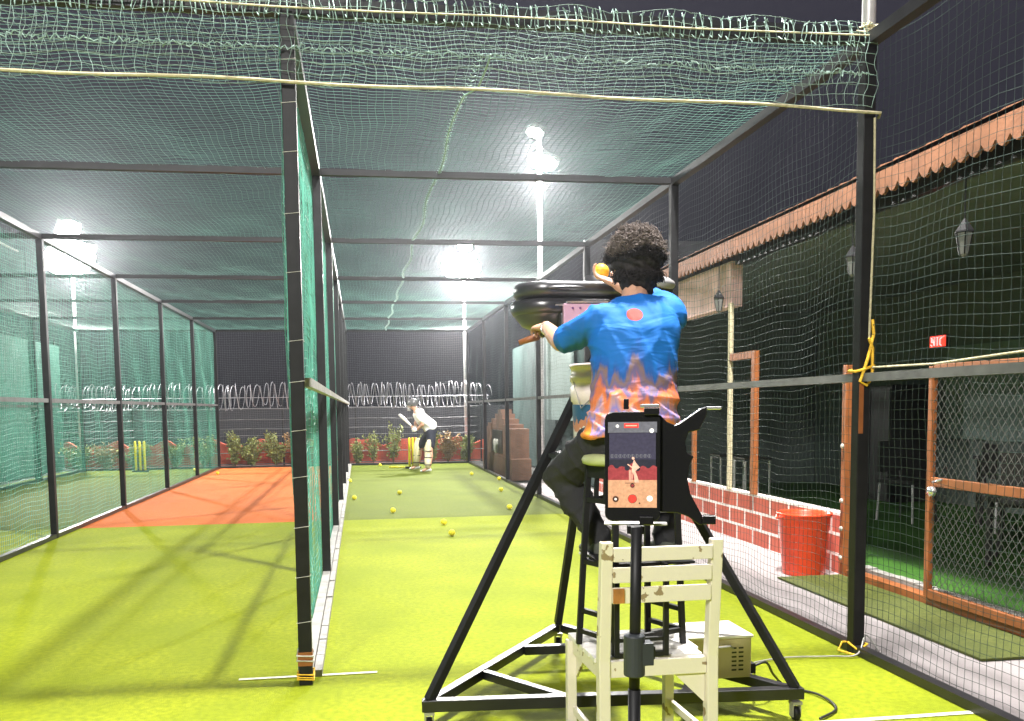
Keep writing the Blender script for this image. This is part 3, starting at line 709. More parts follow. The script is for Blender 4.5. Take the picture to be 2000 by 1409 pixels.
def table(x0, x1, y0, y1, h, label, name='table', mt_=None):
    t = thing(name, ((x0+x1)/2, (y0+y1)/2, .05), label, name)
    MB().box((x0, y0, h-.04), (x1, y1, h)).build('tabletop', mt_ or m_dark, t, bevel=.005)
    for x in (x0+.05, x1-.05):
        for y in (y0+.05, y1-.05): MB().box((x-.02, y-.02, .05), (x+.02, y+.02, h-.041)).build('leg', m_dark, t)
table(6.9, 7.6, 1.8, 4.2, .80, 'long dark table along the back of the veranda', mt_=m_roof)
table(5.3, 6.0, .9, 2.0, .62, 'low dark table behind the gate')
tag(MB().box((7.3, 6.3, .05), (7.95, 7.2, 1.62)).box((7.28, 6.32, .1), (7.298, 6.74, 1.58)).box((7.28, 6.76, .1), (7.298, 7.18, 1.58)).build('cabinet', m_dark, bevel=.004), 'tall black cabinet inside the veranda left of the grey board', 'cabinet')
tag(MB().box((7.94, 4.5, .95), (7.985, 6.1, 2.1)).box((7.93, 4.46, .91), (7.939, 6.14, .95)).build('board', m_pale), 'plain grey board on the back wall of the veranda', 'board')
t = thing('shelf_unit', (7.7, 3.2, .9), 'shelf of small plants and jars behind the gate mesh', 'shelf')
MB().box((7.55, 2.3, 1.02), (7.97, 4.0, 1.06)).build('shelf', m_rail, t)
for k in range(9):
    y = 2.45+k*.17; b = MB(); b.lathe([(.05, 1.062), (.06, 1.10), (.055, 1.16+.05*random.random()), (.02, 1.2)], (7.75, y, 0), 10, cap=True); b.build('jar', (m_orange, m_leafd, m_leaf)[k % 3], t)
# white stool frames behind the brick wall
def frame_stool(x, y, label):
    t = thing('metal_stool', (x, y, .05), label, 'stool', 'white metal stools behind the brick wall')
    for a in (-.15, .15):
        MB().tube([(x+a, y-.15, .05), (x+a, y-.15, .72), (x+a, y+.15, .72), (x+a, y+.15, .05)], .013, 6).build('leg_frame', m_pole, t)
    MB().box((x-.17, y-.17, .735), (x+.17, y+.17, .76)).build('seat', m_dark, t, bevel=.004)
    MB().tube([(x-.15, y-.15, .25), (x+.15, y-.15, .25)], .01, 6).build('stretcher', m_pole, t)
frame_stool(4.9, 6.05, 'white metal stool nearer the bowling machine, behind the brick wall')
frame_stool(4.9, 5.35, 'white metal stool nearer the orange post, behind the brick wall')

# red bin
t = thing('bin', (3.83, 2.12, .012), 'tall red plastic bin standing on the pavement against the brick wall', 'bin')
MB().lathe([(.001, .014), (.160, .014), (.165, .03), (.198, .48), (.203, .49), (.214, .495), (.216, .512), (.205, .515), (.192, .505), (.158, .04), (.001, .035)], (3.83, 2.12, 0), 40).build('body', m_redb, t, smooth=True)
for a in (0, math.pi): MB().tube([(3.83+.212*math.cos(a+.3), 2.12+.212*math.sin(a+.3), .49), (3.83+.235*math.cos(a), 2.12+.235*math.sin(a), .47), (3.83+.212*math.cos(a-.3), 2.12+.212*math.sin(a-.3), .49)], .008, 6).build('handle', m_redb, t)

# ------------------------------------------------------------------ balls, stumps
BL = [(.19, 9.01, 'yellow ball near the foot of the divider, second from the back'), (.09, 12.22, 'yellow ball farthest back along the divider net'), (.91, 9.64, 'yellow ball alone in the middle of the olive turf'), (.71, 7.18, 'yellow ball just behind the turf colour edge, left of centre'),
      (1.26, 5.82, 'yellow ball on the lime turf, the farther of the nearest two'), (1.26, 4.91, 'nearest yellow ball on the lime turf'), (2.55, 13.28, 'yellow ball near the right net, in front of the shrine'), (2.58, 9.7, 'yellow ball by the right net, beyond the machine leg'),
      (2.29, 7.2, 'yellow ball right of the machine leg at the turf edge'), (2.9, 11.9, 'yellow ball touching the foot of the right net wall'), (.76, 16.7, 'yellow ball by the end net left of the stumps'), (-2.79, 15.13, 'yellow ball at the far left corner of the orange pitch'), (-3.5, 16.4, 'pale ball beside the far left lane stumps')]
for i, (x, y, lb) in enumerate(BL):
    b = MB().ell((x, y, .037), (.036, .036, .036), rot=(i, i*2, 0), n=20); b.tube([(x+.0365*math.cos(a), y+.0365*math.sin(a)*.7, .037+.0365*math.sin(a)*.714) for a in [k*math.pi/12 for k in range(24)]], .0016, 4, closed=True)
    tag(b.build('ball', m_ball, smooth=True), lb, 'ball', 'yellow practice balls on the turf')
def stumps(x, y, label, sp=.1):
    t = thing('stumps', (x, y, 0), label, 'stumps', 'yellow wickets')
    MB().box((x-.18, y-.06, .004), (x+.18, y+.06, .035)).build('base', m_blackp, t, bevel=.004)
    for k in (-1, 0, 1): MB().lathe([(.005, .036), (.027, .036), (.027, .69), (.022, .70), (.012, .712), (.002, .715)], (x+k*sp, y, 0), 14).build('stump', m_stump, t, smooth=True)
    return t
stumps(1.505, 15.83, 'yellow stumps on a black base behind the batsman', .08)
stumps(-4.75, 16.65, 'yellow stumps on a black base in the farthest left lane', .1)
tag(MB().tube([(.95, 15.9, .03), (1.28, 15.85, .03)], .02, 10).tube([(1.28, 15.85, .03), (1.32, 15.845, .03)], .013, 8).build('fallen_stump', m_stump, smooth=True), 'yellow stump lying on the turf left of the standing ones', 'stump')

# ------------------------------------------------------------------ hands
def hand(mb, wrist, d, n, side, curl=.9, s=1.0, spread=.0):
    """palm + five fingers; d = direction of fingers, n = palm normal (palm faces n), side=+1 thumb to cross(d,n)"""
    d = Vector(d).normalized(); n = (Vector(n) - d*Vector(n).dot(d)).normalized(); x = d.cross(n)*side
    w0 = Vector(wrist); pc = w0 + d*.05*s
    mb.loft([(w0-d*.012*s, x*.026*s, n*.019*s), (w0+d*.02*s, x*.034*s, n*.017*s), (w0+d*.06*s, x*.042*s, n*.015*s), (w0+d*.088*s, x*.040*s, n*.012*s), (w0+d*.096*s, x*.034*s, n*.008*s)], 12)
    for i, (off, L, r) in enumerate(((.032, .068, .0085), (.011, .076, .009), (-.011, .070, .0085), (-.031, .055, .0075))):
        p = w0 + d*.090*s + x*off*s; a = curl*.35; q = [p]
        for seg in (.45, .32, .23):
            dirn = d*math.cos(a) + n*math.sin(a) + x*spread*off*10; q.append(q[-1] + dirn.normalized()*L*seg*s); a += curl*.75
        for k in range(3): mb.caps(q[k], r*s*(1-.1*k), q[k+1], r*s*(.9-.1*k), 8)
    p = w0 + d*.028*s + x*.028*s; q = p + (x*.7+d*.6+n*.35).normalized()*.035*s; q2 = q + (x*.2+d*.75+n*.6).normalized()*.03*s
    mb.caps(p, .012*s, q, .0105*s, 8); mb.caps(q, .0105*s, q2, .009*s, 8)

# ------------------------------------------------------------------ bowler (person at the machine)
hip = Vector((1.335, -1.20, 1.275)); chest = Vector((1.355, -1.13, 1.60)); neckb = Vector((1.375, -1.08, 1.79))
head_c = Vector((1.405, -1.0, 1.945))
LS, LE, LH = Vector((1.222, -1.10, 1.712)), Vector((1.128, -.87, 1.650)), Vector((1.118, -.64, 1.735))
RS, RE, RH = Vector((1.520, -1.07, 1.735)), Vector((1.572, -.85, 1.80)), Vector((1.445, -.645, 1.915))
LK, LA = Vector((1.115, -.92, 1.105)), Vector((1.235, -1.06, .865))
RK, RA = Vector((1.60, -.86, 1.10)), Vector((1.515, -1.06, .855))
LHp, RHp = Vector((1.25, -1.19, 1.27)), Vector((1.42, -1.19, 1.27))
JCREST = (0, 0, 0)
prs = thing('person', (1.34, -1.15, .8), 'curly-haired person in a blue and orange shirt seated on the stool holding up a ball', 'person')
sdir = Vector((.985, -.05, .03)).normalized()        # shoulder axis
bd = MB()
bd.loft([(hip-Vector((0, 0, .06)), sdir*.13, Vector((0, .10, 0))), (hip+Vector((0, 0, .06)), sdir*.14, Vector((0, .10, 0))), (hip.lerp(chest, .55), sdir*.12, Vector((0, .085, 0))), (chest, sdir*.145, Vector((0, .10, 0))), (neckb-Vector((0, .0, .05)), sdir*.13, Vector((0, .075, 0))), (neckb+Vector((0, 0, .01)), sdir*.06, Vector((0, .055, 0)))])
bd.chain([(neckb-Vector((0, 0, .03)), .055), (head_c-Vector((.0, .01, .06)), .052)])
bd.ell(head_c, (.075, .095, .115)); bd.ell(head_c+Vector((0, .03, -.05)), (.055, .06, .065))
bd.caps(head_c+Vector((-.01, .09, -.005)), .010, head_c+Vector((-.012, .112, -.03)), .014)         # nose
for s_ in (-1, 1): bd.ell(head_c+Vector((s_*.078, .0, -.012)), (.010, .02, .032))                       # ears
for s_ in (-1, 1): bd.ell(head_c+Vector((s_*.03-.01, .088, .01)), (.013, .010, .009))
bd.ell(head_c+Vector((-.01, .087, -.058)), (.024, .010, .009))
for S_, E_, W_ in ((LS, LE, LH), (RS, RE, RH)): bd.chain([(S_, .055), (S_.lerp(E_, .5), .047), (E_, .039), (E_.lerp(W_, .35), .038), (W_, .026)])
for a, k, f in ((LHp, LK, LA), (RHp, RK, RA)):
    bd.chain([(a, .085), (a.lerp(k, .5), .072), (k, .056), (k.lerp(f, .35), .054), (f, .036)]); bd.caps(f, .036, f+Vector((.0, .05, -.03)), .03)
hand(bd, LH, (-.15, .9, .1), (.2, .1, -.9), -1, curl=1.25)
hand(bd, RH, (-.72, .45, .42), (-.45, .25, .55), 1, curl=.75)
bd.build('body', m_skin, prs, voxel=.0055, sm=3)
# face detail
for s_ in (-1, 1): MB().ell(head_c+Vector((s_*.03-.01, .097, .01)), (.008, .006, .006)).build('eye', m_whitecord, prs, smooth=True)
# shirt
def folds(co):
    x, y, z = co[:, 0], co[:, 1], co[:, 2]
    rd = lambda a, p=3: (1-np.abs(np.sin(a)))**p
    low = np.clip((1.60-z)/.22, 0, 1); up_ = 1-low
    f = low*(.010*rd(z*26+x*9+2.2*np.sin(x*9+1))+.006*rd(z*41-x*16+1.7*np.sin(x*13))) + .010*np.exp(-((z-1.415)/.03)**2) + .008*np.exp(-((z-1.345)/.02)**2)*(.6+.4*np.sin(x*25))
    f += up_*(.006*rd(z*16-x*15+1.5*np.sin(z*9)) + .004*rd(x*32+z*12)) + .0015*np.sin(x*60+z*45)
    arm = np.clip((1.24-x)/.06, 0, 1); f += arm*.008*rd(x*48+z*18+2*np.sin(z*20), 2)
    return f
sh = MB(); Yv = Vector((0, 1, 0))
def rg(c, a, b): return (Vector(c), sdir*a, Yv*b)
sh.loft([rg((1.315, -1.225, 1.275), .188, .145), rg((1.322, -1.22, 1.32), .172, .132), rg((1.335, -1.20, 1.38), .160, .124), rg((1.345, -1.175, 1.46), .158, .122), rg((1.355, -1.145, 1.58), .168, .128), rg((1.365, -1.12, 1.68), .178, .125), rg((1.368, -1.095, 1.745), .165, .105), rg((1.375, -1.085, 1.785), .105, .082), rg((1.378, -1.078, 1.815), .068, .062)], 28)
sh.chain([(LS+Vector((.06, 0, .0)), .078), (LS, .064), (LS.lerp(LE, .5), .058), (LS.lerp(LE, .82), .056)])
sh.chain([(RS-Vector((.06, 0, 0)), .078), (RS, .075), (RS.lerp(RE, .6), .072), (RE+(RE-RS)*.05, .066)])
sh.chain([(RE, .06), (RE.lerp(RH, .2), .060)])
JCREST = tuple(Vector((1.335, -1.215, 1.735)) - prs.location)
sh.build('shirt', jerseymat(), prs, voxel=.008, sm=6, disp=folds)
# hem bulges
MB().lathe([(.0, 0), (.022, .004), (.03, .02), (.022, .036), (.0, .04)], (1.505, -1.19, 1.29), 12).build('shirt_hem', m_ropey if False else bpy.data.materials['blue_orange_jersey'], prs, smooth=True)
# trousers
tr = MB()
tr.loft([(hip-Vector((0, 0, .075)), sdir*.17, Yv*.125), (hip-Vector((0, 0, .03)), sdir*.175, Yv*.13), (hip+Vector((0, 0, .04)), sdir*.155, Yv*.115)], 20)
for a, k, f in ((LHp, LK, LA), (RHp, RK, RA)): tr.chain([(a, .098), (a.lerp(k, .5), .084), (k+Vector((0, 0, .0)), .068), (k.lerp(f, .4), .062), (f+(f-k)*.02, .050)])
tr.build('trousers', m_trous, prs, voxel=.010, sm=6, disp=lambda c: .010*(1-np.abs(np.sin(c[:, 2]*24+c[:, 0]*20+2*np.sin(c[:, 1]*14))))**3 + .007*(1-np.abs(np.sin(c[:, 2]*33-c[:, 0]*28)))**3 + .002*np.sin(c[:, 1]*50+c[:, 2]*20))
# shoes
for f in (LA, RA):
    b = MB(); g = f + Vector((0, .02, -.045))
    b.loft([(g+Vector((0, -.09, -.012)), Vector((.03, 0, 0)), Vector((0, 0, .028))), (g+Vector((0, -.06, .0)), Vector((.04, 0, 0)), Vector((0, 0, .045))), (g+Vector((0, .0, .0)), Vector((.042, 0, 0)), Vector((0, 0, .05))), (g+Vector((0, .07, -.012)), Vector((.045, 0, 0)), Vector((0, 0, .034))), (g+Vector((0, .14, -.02)), Vector((.042, 0, 0)), Vector((0, 0, .024))), (g+Vector((0, .165, -.024)), Vector((.025, 0, 0)), Vector((0, 0, .012)))], 16)
    s_ = b.build('shoe', m_shoe, prs, smooth=True)
    q = MB(); q.loft([(g+Vector((0, y_, -.046)), Vector((w_, 0, 0)), Vector((0, 0, .009))) for y_, w_ in ((-.095, .026), (-.07, .04), (0, .043), (.08, .047), (.14, .043), (.172, .02))], 12); q.build('sole', m_sole, s_, smooth=True)
# hair
hb = MB(); hb.ell(head_c+Vector((0, -.012, .028)), (.105, .112, .112)); hb.ell(head_c+Vector((-.0, -.035, -.045)), (.084, .078, .075)); hb.ell(head_c+Vector((.0, -.045, -.095)), (.060, .045, .05)); hb.ell(head_c+Vector((-.0, -.052, -.13)), (.045, .035, .045))
hb.ell(head_c+Vector((.045, -.0, .04)), (.075, .09, .08))
ho = hb.build('hair', m_hair, prs, voxel=.007, sm=3, disp=lambda c: .0045*np.sin(c[:, 0]*190)*np.sin(c[:, 1]*170+c[:, 0]*60)+.0045*np.sin(c[:, 2]*180+c[:, 0]*90))
cl = MB()
cd_ = MB(); cd_.tube([head_c+Vector((.09*math.cos(a/9), -.03+.09*math.sin(a/9), -.02+.0006*a)) for a in range(57)], .002, 3)
for i in range(2600):
    th = random.uniform(0, 2*math.pi); cz = random.uniform(-.35, 1); s_ = math.sqrt(1-cz*cz)
    nrm = Vector((s_*math.cos(th), s_*math.sin(th), cz))
    if nrm.y > .55 and cz < .3: continue
    lump = 1+.045*math.sin(th*5+cz*4)+.04*math.sin(th*9-cz*7)
    c0 = head_c + Vector((0, -.012, .028)) + Vector((nrm.x*.106, nrm.y*.112, nrm.z*.114))*lump
    if cz < -.1: c0 = head_c + Vector((0, -.03, -.03)) + Vector((nrm.x*.086, nrm.y*.08, nrm.z*.09))
    tg = nrm.cross(Vector([random.gauss(0, 1) for _ in range(3)])).normalized(); bt = nrm.cross(tg)
    R0 = random.uniform(.004, .013); L = abs(random.gauss(0, .010)); turns = random.uniform(.6, 1.7); ph = random.uniform(0, 6.3); dr = random.uniform(.01, .03)
    pts = [c0 + nrm*(R0*math.cos(ph+a*turns*6.28)*.8 + .002 + L*a) + tg*(R0*math.sin(ph+a*turns*6.28)) + bt*(dr*(a-.5)) for a in [k/9 for k in range(10)]]
    (cl if cz > .12+.25*math.sin(th*3)*.5 or cz < -.1 and False else cd_).tube(pts, .0015, 3)
cd_.build('dark_curls', m_hair, ho, smooth=True)
cl.build('curls', mat('lit_top_curls', (.115, .090, .078), .65, var=.4, scale=40, spec=.25), ho, smooth=True)  # lighter colour on the crown paints in the lamp light from above
MB().tube([Vector((LH.x+.029*math.cos(a), LH.y-.03+.006*math.sin(a), LH.z-.012+.028*math.sin(a))) for a in [k*math.pi/8 for k in range(16)]], .004, 6, closed=True).build('bracelet', m_silver, prs, smooth=True)
# ball in hand
b = MB().ell((1.385, -.575, 1.985), (.036, .036, .036), n=24); b.tube([(1.385+.0365*math.cos(a)*.8, -.575+.0365*math.cos(a)*.6, 1.985+.0365*math.sin(a)) for a in [k*math.pi/14 for k in range(28)]], .0016, 4, closed=True)
tag(b.build('ball', m_ballo, smooth=True), 'orange-yellow ball held up beside the curly-haired head', 'ball')

# ------------------------------------------------------------------ batsman
bt = thing('person', (1.58, 14.9, 0), 'batsman in helmet, white shirt, navy shorts and cream pads, crouched with a raised bat', 'person')
def BP(px_, z, y=14.9): return Vector((1.6+(px_-826)/89., y, z))
hd = BP(806, 1.47); nk = BP(812, 1.36); sl = BP(818, 1.27, 14.72); sr_ = BP(822, 1.27, 15.06); pel = BP(840, .87); elb = BP(823, 1.03, 14.66); elr = BP(812, 1.06, 15.08); hn = BP(813, .92, 14.78); hn2 = BP(812, .96, 14.88)
k1 = BP(819, .52, 15.16); a1 = BP(816, .09, 15.3); k2 = BP(837, .50, 14.6); a2 = BP(833, .09, 14.45)
b = MB()
b.ell(hd, (.085, .075, .115), rot=(0, -.2, 0)); b.chain([(hd-Vector((0, 0, .05)), .05), (nk, .055)])
b.caps(hd+Vector((-.085, 0, -.01)), .012, hd+Vector((-.095, 0, -.04)), .015); b.ell(hd+Vector((-.078, 0, -.065)), (.012, .025, .01))
b.loft([(pel-Vector((0, 0, .05)), Vector((.12, 0, .05)), Vector((0, .16, 0))), (pel+Vector((-.02, 0, .1)), Vector((.11, 0, .06)), Vector((0, .14, 0))), (pel.lerp(nk, .6), Vector((.11, 0, .06)), Vector((0, .16, 0))), (pel.lerp(nk, .88), Vector((.09, 0, .04)), Vector((0, .17, 0))), (nk, Vector((.05, 0, .02)), Vector((0, .06, 0)))], 16)
for S_, E_, W_ in ((sl, elb, hn), (sr_, elr, hn2)): b.chain([(S_, .055), (E_, .04), (E_.lerp(W_, .4), .037), (W_, .027)])
for k_, a_, oy in ((k1, a1, .09), (k2, a2, -.09)): b.chain([(pel+Vector((0, oy, -.03)), .088), (pel.lerp(k_, .5)+Vector((0, oy*.4, 0)), .074), (k_, .056), (k_.lerp(a_, .35)+Vector((.02, 0, 0)), .052), (a_, .036)]); b.caps(a_, .036, a_+Vector((-.13, -.03, -.05)), .03)
hand(b, hn, (-.7, .2, .1), (-.2, .9, .3), 1, curl=1.5); hand(b, hn2, (-.7, -.2, .1), (-.2, -.9, .3), -1, curl=1.5)
b.build('body', m_skin, bt, voxel=.009, sm=3)
b = MB()
b.loft([(pel+Vector((.02, 0, .03)), Vector((.14, 0, .07)), Vector((0, .18, 0))), (pel+Vector((-.01, 0, .13)), Vector((.135, 0, .08)), Vector((0, .165, 0))), (pel.lerp(nk, .55), Vector((.135, 0, .08)), Vector((0, .175, 0))), (pel.lerp(nk, .86), Vector((.11, 0, .05)), Vector((0, .19, 0))), (pel.lerp(nk, .97), Vector((.065, 0, .03)), Vector((0, .08, 0)))], 20)
b.chain([(sl+Vector((0, .06, 0.02)), .095), (sl, .088), (sl.lerp(elb, .6), .074)]); b.chain([(sr_-Vector((0, .06, -.02)), .095), (sr_, .088), (sr_.lerp(elr, .6), .074)])
b.build('shirt', m_whitecloth, bt, voxel=.012, sm=4, disp=lambda c: .008*np.sin(c[:, 2]*40+c[:, 0]*25))
b = MB(); b.loft([(pel-Vector((0, 0, .08)), Vector((.15, 0, .04)), Vector((0, .17, 0))), (pel+Vector((0, 0, .06)), Vector((.14, 0, .06)), Vector((0, .16, 0)))], 18)
for k_, oy in ((k1, .09), (k2, -.09)): b.chain([(pel+Vector((0, oy, -.03)), .12), (pel.lerp(k_, .55)+Vector((.01, oy*.3, 0)), .105), (pel.lerp(k_, .85)+Vector((.01, 0, 0)), .09)])
b.build('shorts', m_navy, bt, voxel=.014, sm=4)
for k_, a_ in ((k1, a1), (k2, a2)):
    b = MB(); f_ = Vector((-.055, 0, 0))
    b.loft([(a_+f_*.6+Vector((0, 0, .0)), Vector((.055, 0, 0)), Vector((0, .075, 0))), (a_.lerp(k_, .4)+f_*.7, Vector((.07, 0, 0)), Vector((0, .09, 0))), (k_+f_+Vector((0, 0, -.08)), Vector((.07, 0, 0)), Vector((0, .095, 0))), (k_+f_*1.0+Vector((0, 0, .02)), Vector((.075, 0, 0)), Vector((0, .1, 0))), (k_+f_*1.2+Vector((.03, 0, .13)), Vector((.06, 0, 0)), Vector((0, .10, 0))), (k_+f_*1.1+Vector((.04, 0, .20)), Vector((.03, 0, 0)), Vector((0, .07, 0)))], 16)
    p_ = b.build('pad', m_pad, bt, smooth=True)
    q = MB()
    for z_ in (.08, .25, .40): c_ = a_.lerp(k_, z_/.45); q.tube([(c_.x-.035+.078*math.cos(t_), c_.y+.093*math.sin(t_), c_.z) for t_ in [i*math.pi/8 for i in range(16)]], .009, 5, closed=True)
    q.build('strap', m_navy, p_)
    q = MB(); g = a_+Vector((-.06, 0, -.045)); q.loft([(g+Vector((.11, 0, 0)), Vector((0, .025, 0)), Vector((0, 0, .025))), (g+Vector((.06, 0, .01)), Vector((0, .042, 0)), Vector((0, 0, .04))), (g+Vector((-.05, 0, -.003)), Vector((0, .045, 0)), Vector((0, 0, .033))), (g+Vector((-.13, 0, -.015)), Vector((0, .032, 0)), Vector((0, 0, .018)))], 12)
    q.build('shoe', m_whitecloth, bt, smooth=True)
hl = MB(); 
for i in range(1): hl.ell(hd+Vector((.008, 0, .035)), (.118, .105, .105), rot=(0, -.12, 0))
hm = hl.build('helmet', m_helmet, bt, smooth=True)
MB().prism([(.13*math.cos(a), .11*math.sin(a)) for a in [k*math.pi/8 for k in range(16)]], 0, .012, fn=lambda a, c, t_: (hd.x-.045+a, hd.y+c, hd.z+.0+t_+a*.0)).build('peak', m_helmet, hm)
q = MB()
for k in range(5): z_ = hd.z-.02-k*.028; q.tube([(hd.x-.11*math.cos(t_)-.01, hd.y+.095*math.sin(t_), z_) for t_ in [(-1.2+i*.3) for i in range(9)]], .004, 4)
for t_ in (-.8, 0, .8): q.tube([(hd.x-.11*math.cos(t_)-.01, hd.y+.095*math.sin(t_), hd.z-.01), (hd.x-.11*math.cos(t_)-.01, hd.y+.095*math.sin(t_), hd.z-.135)], .004, 4)
q.build('grille', m_whitecord, hm)
for h_, s_ in ((hn, -1), (hn2, 1)):
    q = MB(); q.ell(h_+Vector((-.045, 0, .0)), (.06, .045, .045)); 
    for k in range(4): q.caps(h_+Vector((-.06, s_*.02, .03-.022*k)), .015, h_+Vector((-.10, -s_*.02, .03-.022*k)), .014, 8)
    q.build('glove', m_whitecloth, bt, voxel=.008, sm=2)
tip = Vector((1.13, 15.15, 1.215)); hh = hn.lerp(hn2, .5)+Vector((-.05, 0, -.0)); dd = (tip-hh).normalized(); sh_ = hh + dd*.12
xx = dd.cross(Vector((0, 1, .2))).normalized(); yy = dd.cross(xx)
t = thing('cricket_bat', tuple(hh), 'pale cricket bat held raised by the batsman', 'bat')
MB().loft([(sh_-dd*.01, yy*.02, xx*.014), (sh_+dd*.06, yy*.05, xx*.022), (sh_+dd*.3, yy*.054, xx*.036), (sh_+dd*.43, yy*.054, xx*.03), (tip, yy*.045, xx*.014)], 12).build('blade', m_bat, t, smooth=True)
MB().tube([hh-dd*.16, sh_], .016, 10).build('handle', m_navy, t, smooth=True)

bt.location.x += .09; t.location.x += .09

# ------------------------------------------------------------------ bowling machine
A_, B_, C_ = Vector((.565, -.765, .115)), Vector((2.16, -.92, .125)), Vector((1.40, .40, .125)); AP = Vector((1.445, -.32, 1.66))
t = thing('bowling_machine', (1.37, -.42, 0), 'black bowling machine on a tall three-legged wheeled steel frame', 'bowling machine')
bs = MB(); ex = (B_-A_).normalized()*.03
bs.bar(A_-ex, B_+ex, .05); bs.bar(A_+Vector((.02, .035, 0)), C_-Vector((.015, .03, 0)), .045); bs.bar(B_+Vector((-.02, .035, 0)), C_+Vector((.02, -.035, 0)), .045)
def on(a, b, f): return a + (b-a)*f
bs.bar(on(A_, C_, .64)+Vector((.02, -.01, 0)), on(B_, C_, .66)+Vector((-.02, -.01, 0)), .045)
bs.bar(on(A_, C_, .33)+Vector((.02, -.01, 0)), on(A_, B_, .37)+Vector((0, .02, 0)), .04)
bs.bar(on(B_, C_, .33)+Vector((-.02, -.01, 0)), on(A_, B_, .70)+Vector((0, .02, 0)), .04)
bs.build('base_frame', m_black, t, bevel=.003)
for P_ in (A_, B_, C_): MB().bar(P_+Vector((0, 0, .02)), AP + (P_-AP).normalized()*.03, .038).build('leg', m_blackp, t, bevel=.003)
for P_ in (A_, B_, C_):
    b = MB(); b.box((P_.x-.022, P_.y-.022, .075), (P_.x+.022, P_.y+.022, .088)); b.box((P_.x-.020, P_.y-.015, .02), (P_.x-.015, P_.y+.015, .08)); b.box((P_.x+.015, P_.y-.015, .02), (P_.x+.020, P_.y+.015, .08))
    c_ = b.build('caster', m_rail, t)
    MB().lathe([(.006, -.012), (.028, -.012), (.031, -.006), (.031, .006), (.028, .012), (.006, .012)], (P_.x, P_.y, .033), 18, axis='X').build('wheel', m_blackp, c_, smooth=True)
# shelf for the pail with struts
sf = MB(); zs = 1.165
a0 = on(A_, AP, (zs-.115)/1.545); b0 = on(B_, AP, (zs-.125)/1.535)
sf.bar(a0, b0, .03, .03); sf.box((1.17, -.78, zs), (1.55, -.46, zs+.012)); sf.bar((1.19, -.76, zs-.012), (1.19, -.47, zs-.012), .02); sf.bar((1.53, -.76, zs-.012), (1.53, -.47, zs-.012), .02)
sf.bar((1.19, -.75, zs-.01), (1.22, -.42, 1.02), .018); sf.bar((1.53, -.75, zs-.01), (1.56, -.44, 1.02), .018); sf.bar(a0+Vector((0, 0, .0)), (1.19, -.76, zs-.012), .02)
sf.build('shelf', m_blackp, t)
MB().tube([AP-Vector((0, 0, .05)), AP+Vector((0, 0, .12))], .035, 14).build('pivot', m_black, t, smooth=True)
# head: two rounded lobes (wheel covers) joined by a bridge
hd_ = MB(); hz = 1.865; hy = -.33
for cx_ in (1.19, 1.64): hd_.lathe([(.01, -.125), (.07, -.122), (.12, -.10), (.152, -.06), (.162, -.03), (.15, -.02)], (cx_, hy, hz), 36, cap=True)
ho_ = hd_.build('wheel_cover', m_mach, t, smooth=True)
def slab(x0_, x1_, d_, za, zb, rr_):
    prof_ = [(-rr_*2, za), (-rr_*.6, za+(zb-za)*.06), (0, za+(zb-za)*.3), (0, za+(zb-za)*.7), (-rr_*.5, zb-(zb-za)*.08), (-rr_*1.8, zb)]
    rgs_ = []
    for g_, z_ in prof_:
        R0_ = d_+g_; pts_ = []
        for k in range(33):
            a = -math.pi/2+math.pi*k/32; pts_.append((x1_-d_+R0_*math.cos(a), hy+R0_*math.sin(a), z_))
        for k in range(33):
            a = math.pi/2+math.pi*k/32; pts_.append((x0_+d_+R0_*math.cos(a), hy+R0_*math.sin(a), z_))
        rgs_.append(pts_)
    b_ = MB(); n_ = 66; vs_ = [q_ for r_ in rgs_ for q_ in r_]; fs_ = [tuple(range(n_-1, -1, -1)), tuple(range(5*n_, 6*n_))]
    for i_ in range(5):
        for j_ in range(n_): fs_.append((i_*n_+j_, i_*n_+(j_+1) % n_, (i_+1)*n_+(j_+1) % n_, (i_+1)*n_+j_))
    return b_.add(vs_, fs_)
slab(1.018, 1.81, .172, hz-.055, hz+.018, .018).build('lower_housing', m_mach, t, smooth=True)
slab(1.030, 1.80, .165, hz+.022, hz+.098, .022).build('upper_housing', m_mach, t, smooth=True)
MB().box((1.215, hy-.172, hz-.16), (1.60, hy+.10, hz-.05)).build('control_housing', m_mach, t, bevel=.01)
for x0_, x1_ in ((1.15, 1.34), (1.50, 1.70)): MB().ell(((x0_+x1_)/2, hy-.158, hz+.06), ((x1_-x0_)/2, .02, .014)).build('vent_bulge', m_mach, t, smooth=True)
MB().box((1.19, hy-.174, hz-.022), (1.64, hy-.1715, hz-.014)).build('trim', m_silver, t)
MB().lathe([(.055, hz+.07), (.055, hz+.13), (.047, hz+.13), (.047, hz+.07)], (1.42, hy-.03, 0), 24).build('feed_tube', m_mach, t, smooth=True)
b = MB(); b.ell((1.66, hy-.04, hz+.088), (.14, .14, .05)); b.build('grey_cover', m_machg, t, smooth=True)
pn = MB().box((1.225, hy-.195, hz-.155), (1.425, hy-.17, hz-.015)).build('control_panel', m_panel, t, bevel=.003)
MB().box((1.24, hy-.20, hz-.012), (1.43, hy-.168, hz-.004)).build('panel_rim', m_silver, t)
MB().box((1.29, hy-.1985, hz-.10), (1.36, hy-.1958, hz-.065)).build('display', m_panel2, pn)
MB().ell((1.335, hy-.197, hz-.045), (.008, .004, .008)).build('led', m_redled, pn)
for i in range(9):
    MB().lathe([(.007, -.002), (.007, .003), (.002, .004)], (1.262+(i % 5)*.028, hy-.199, hz-.125-.017*(i//5)), 10, axis='Y', cap=True).build('button', m_purple, pn)
for x_ in (1.265, 1.30, 1.37): MB().lathe([(.005, -.002), (.005, .003)], (x_, hy-.199, hz-.035), 10, axis='Y', cap=True).build('button', m_purple, pn)
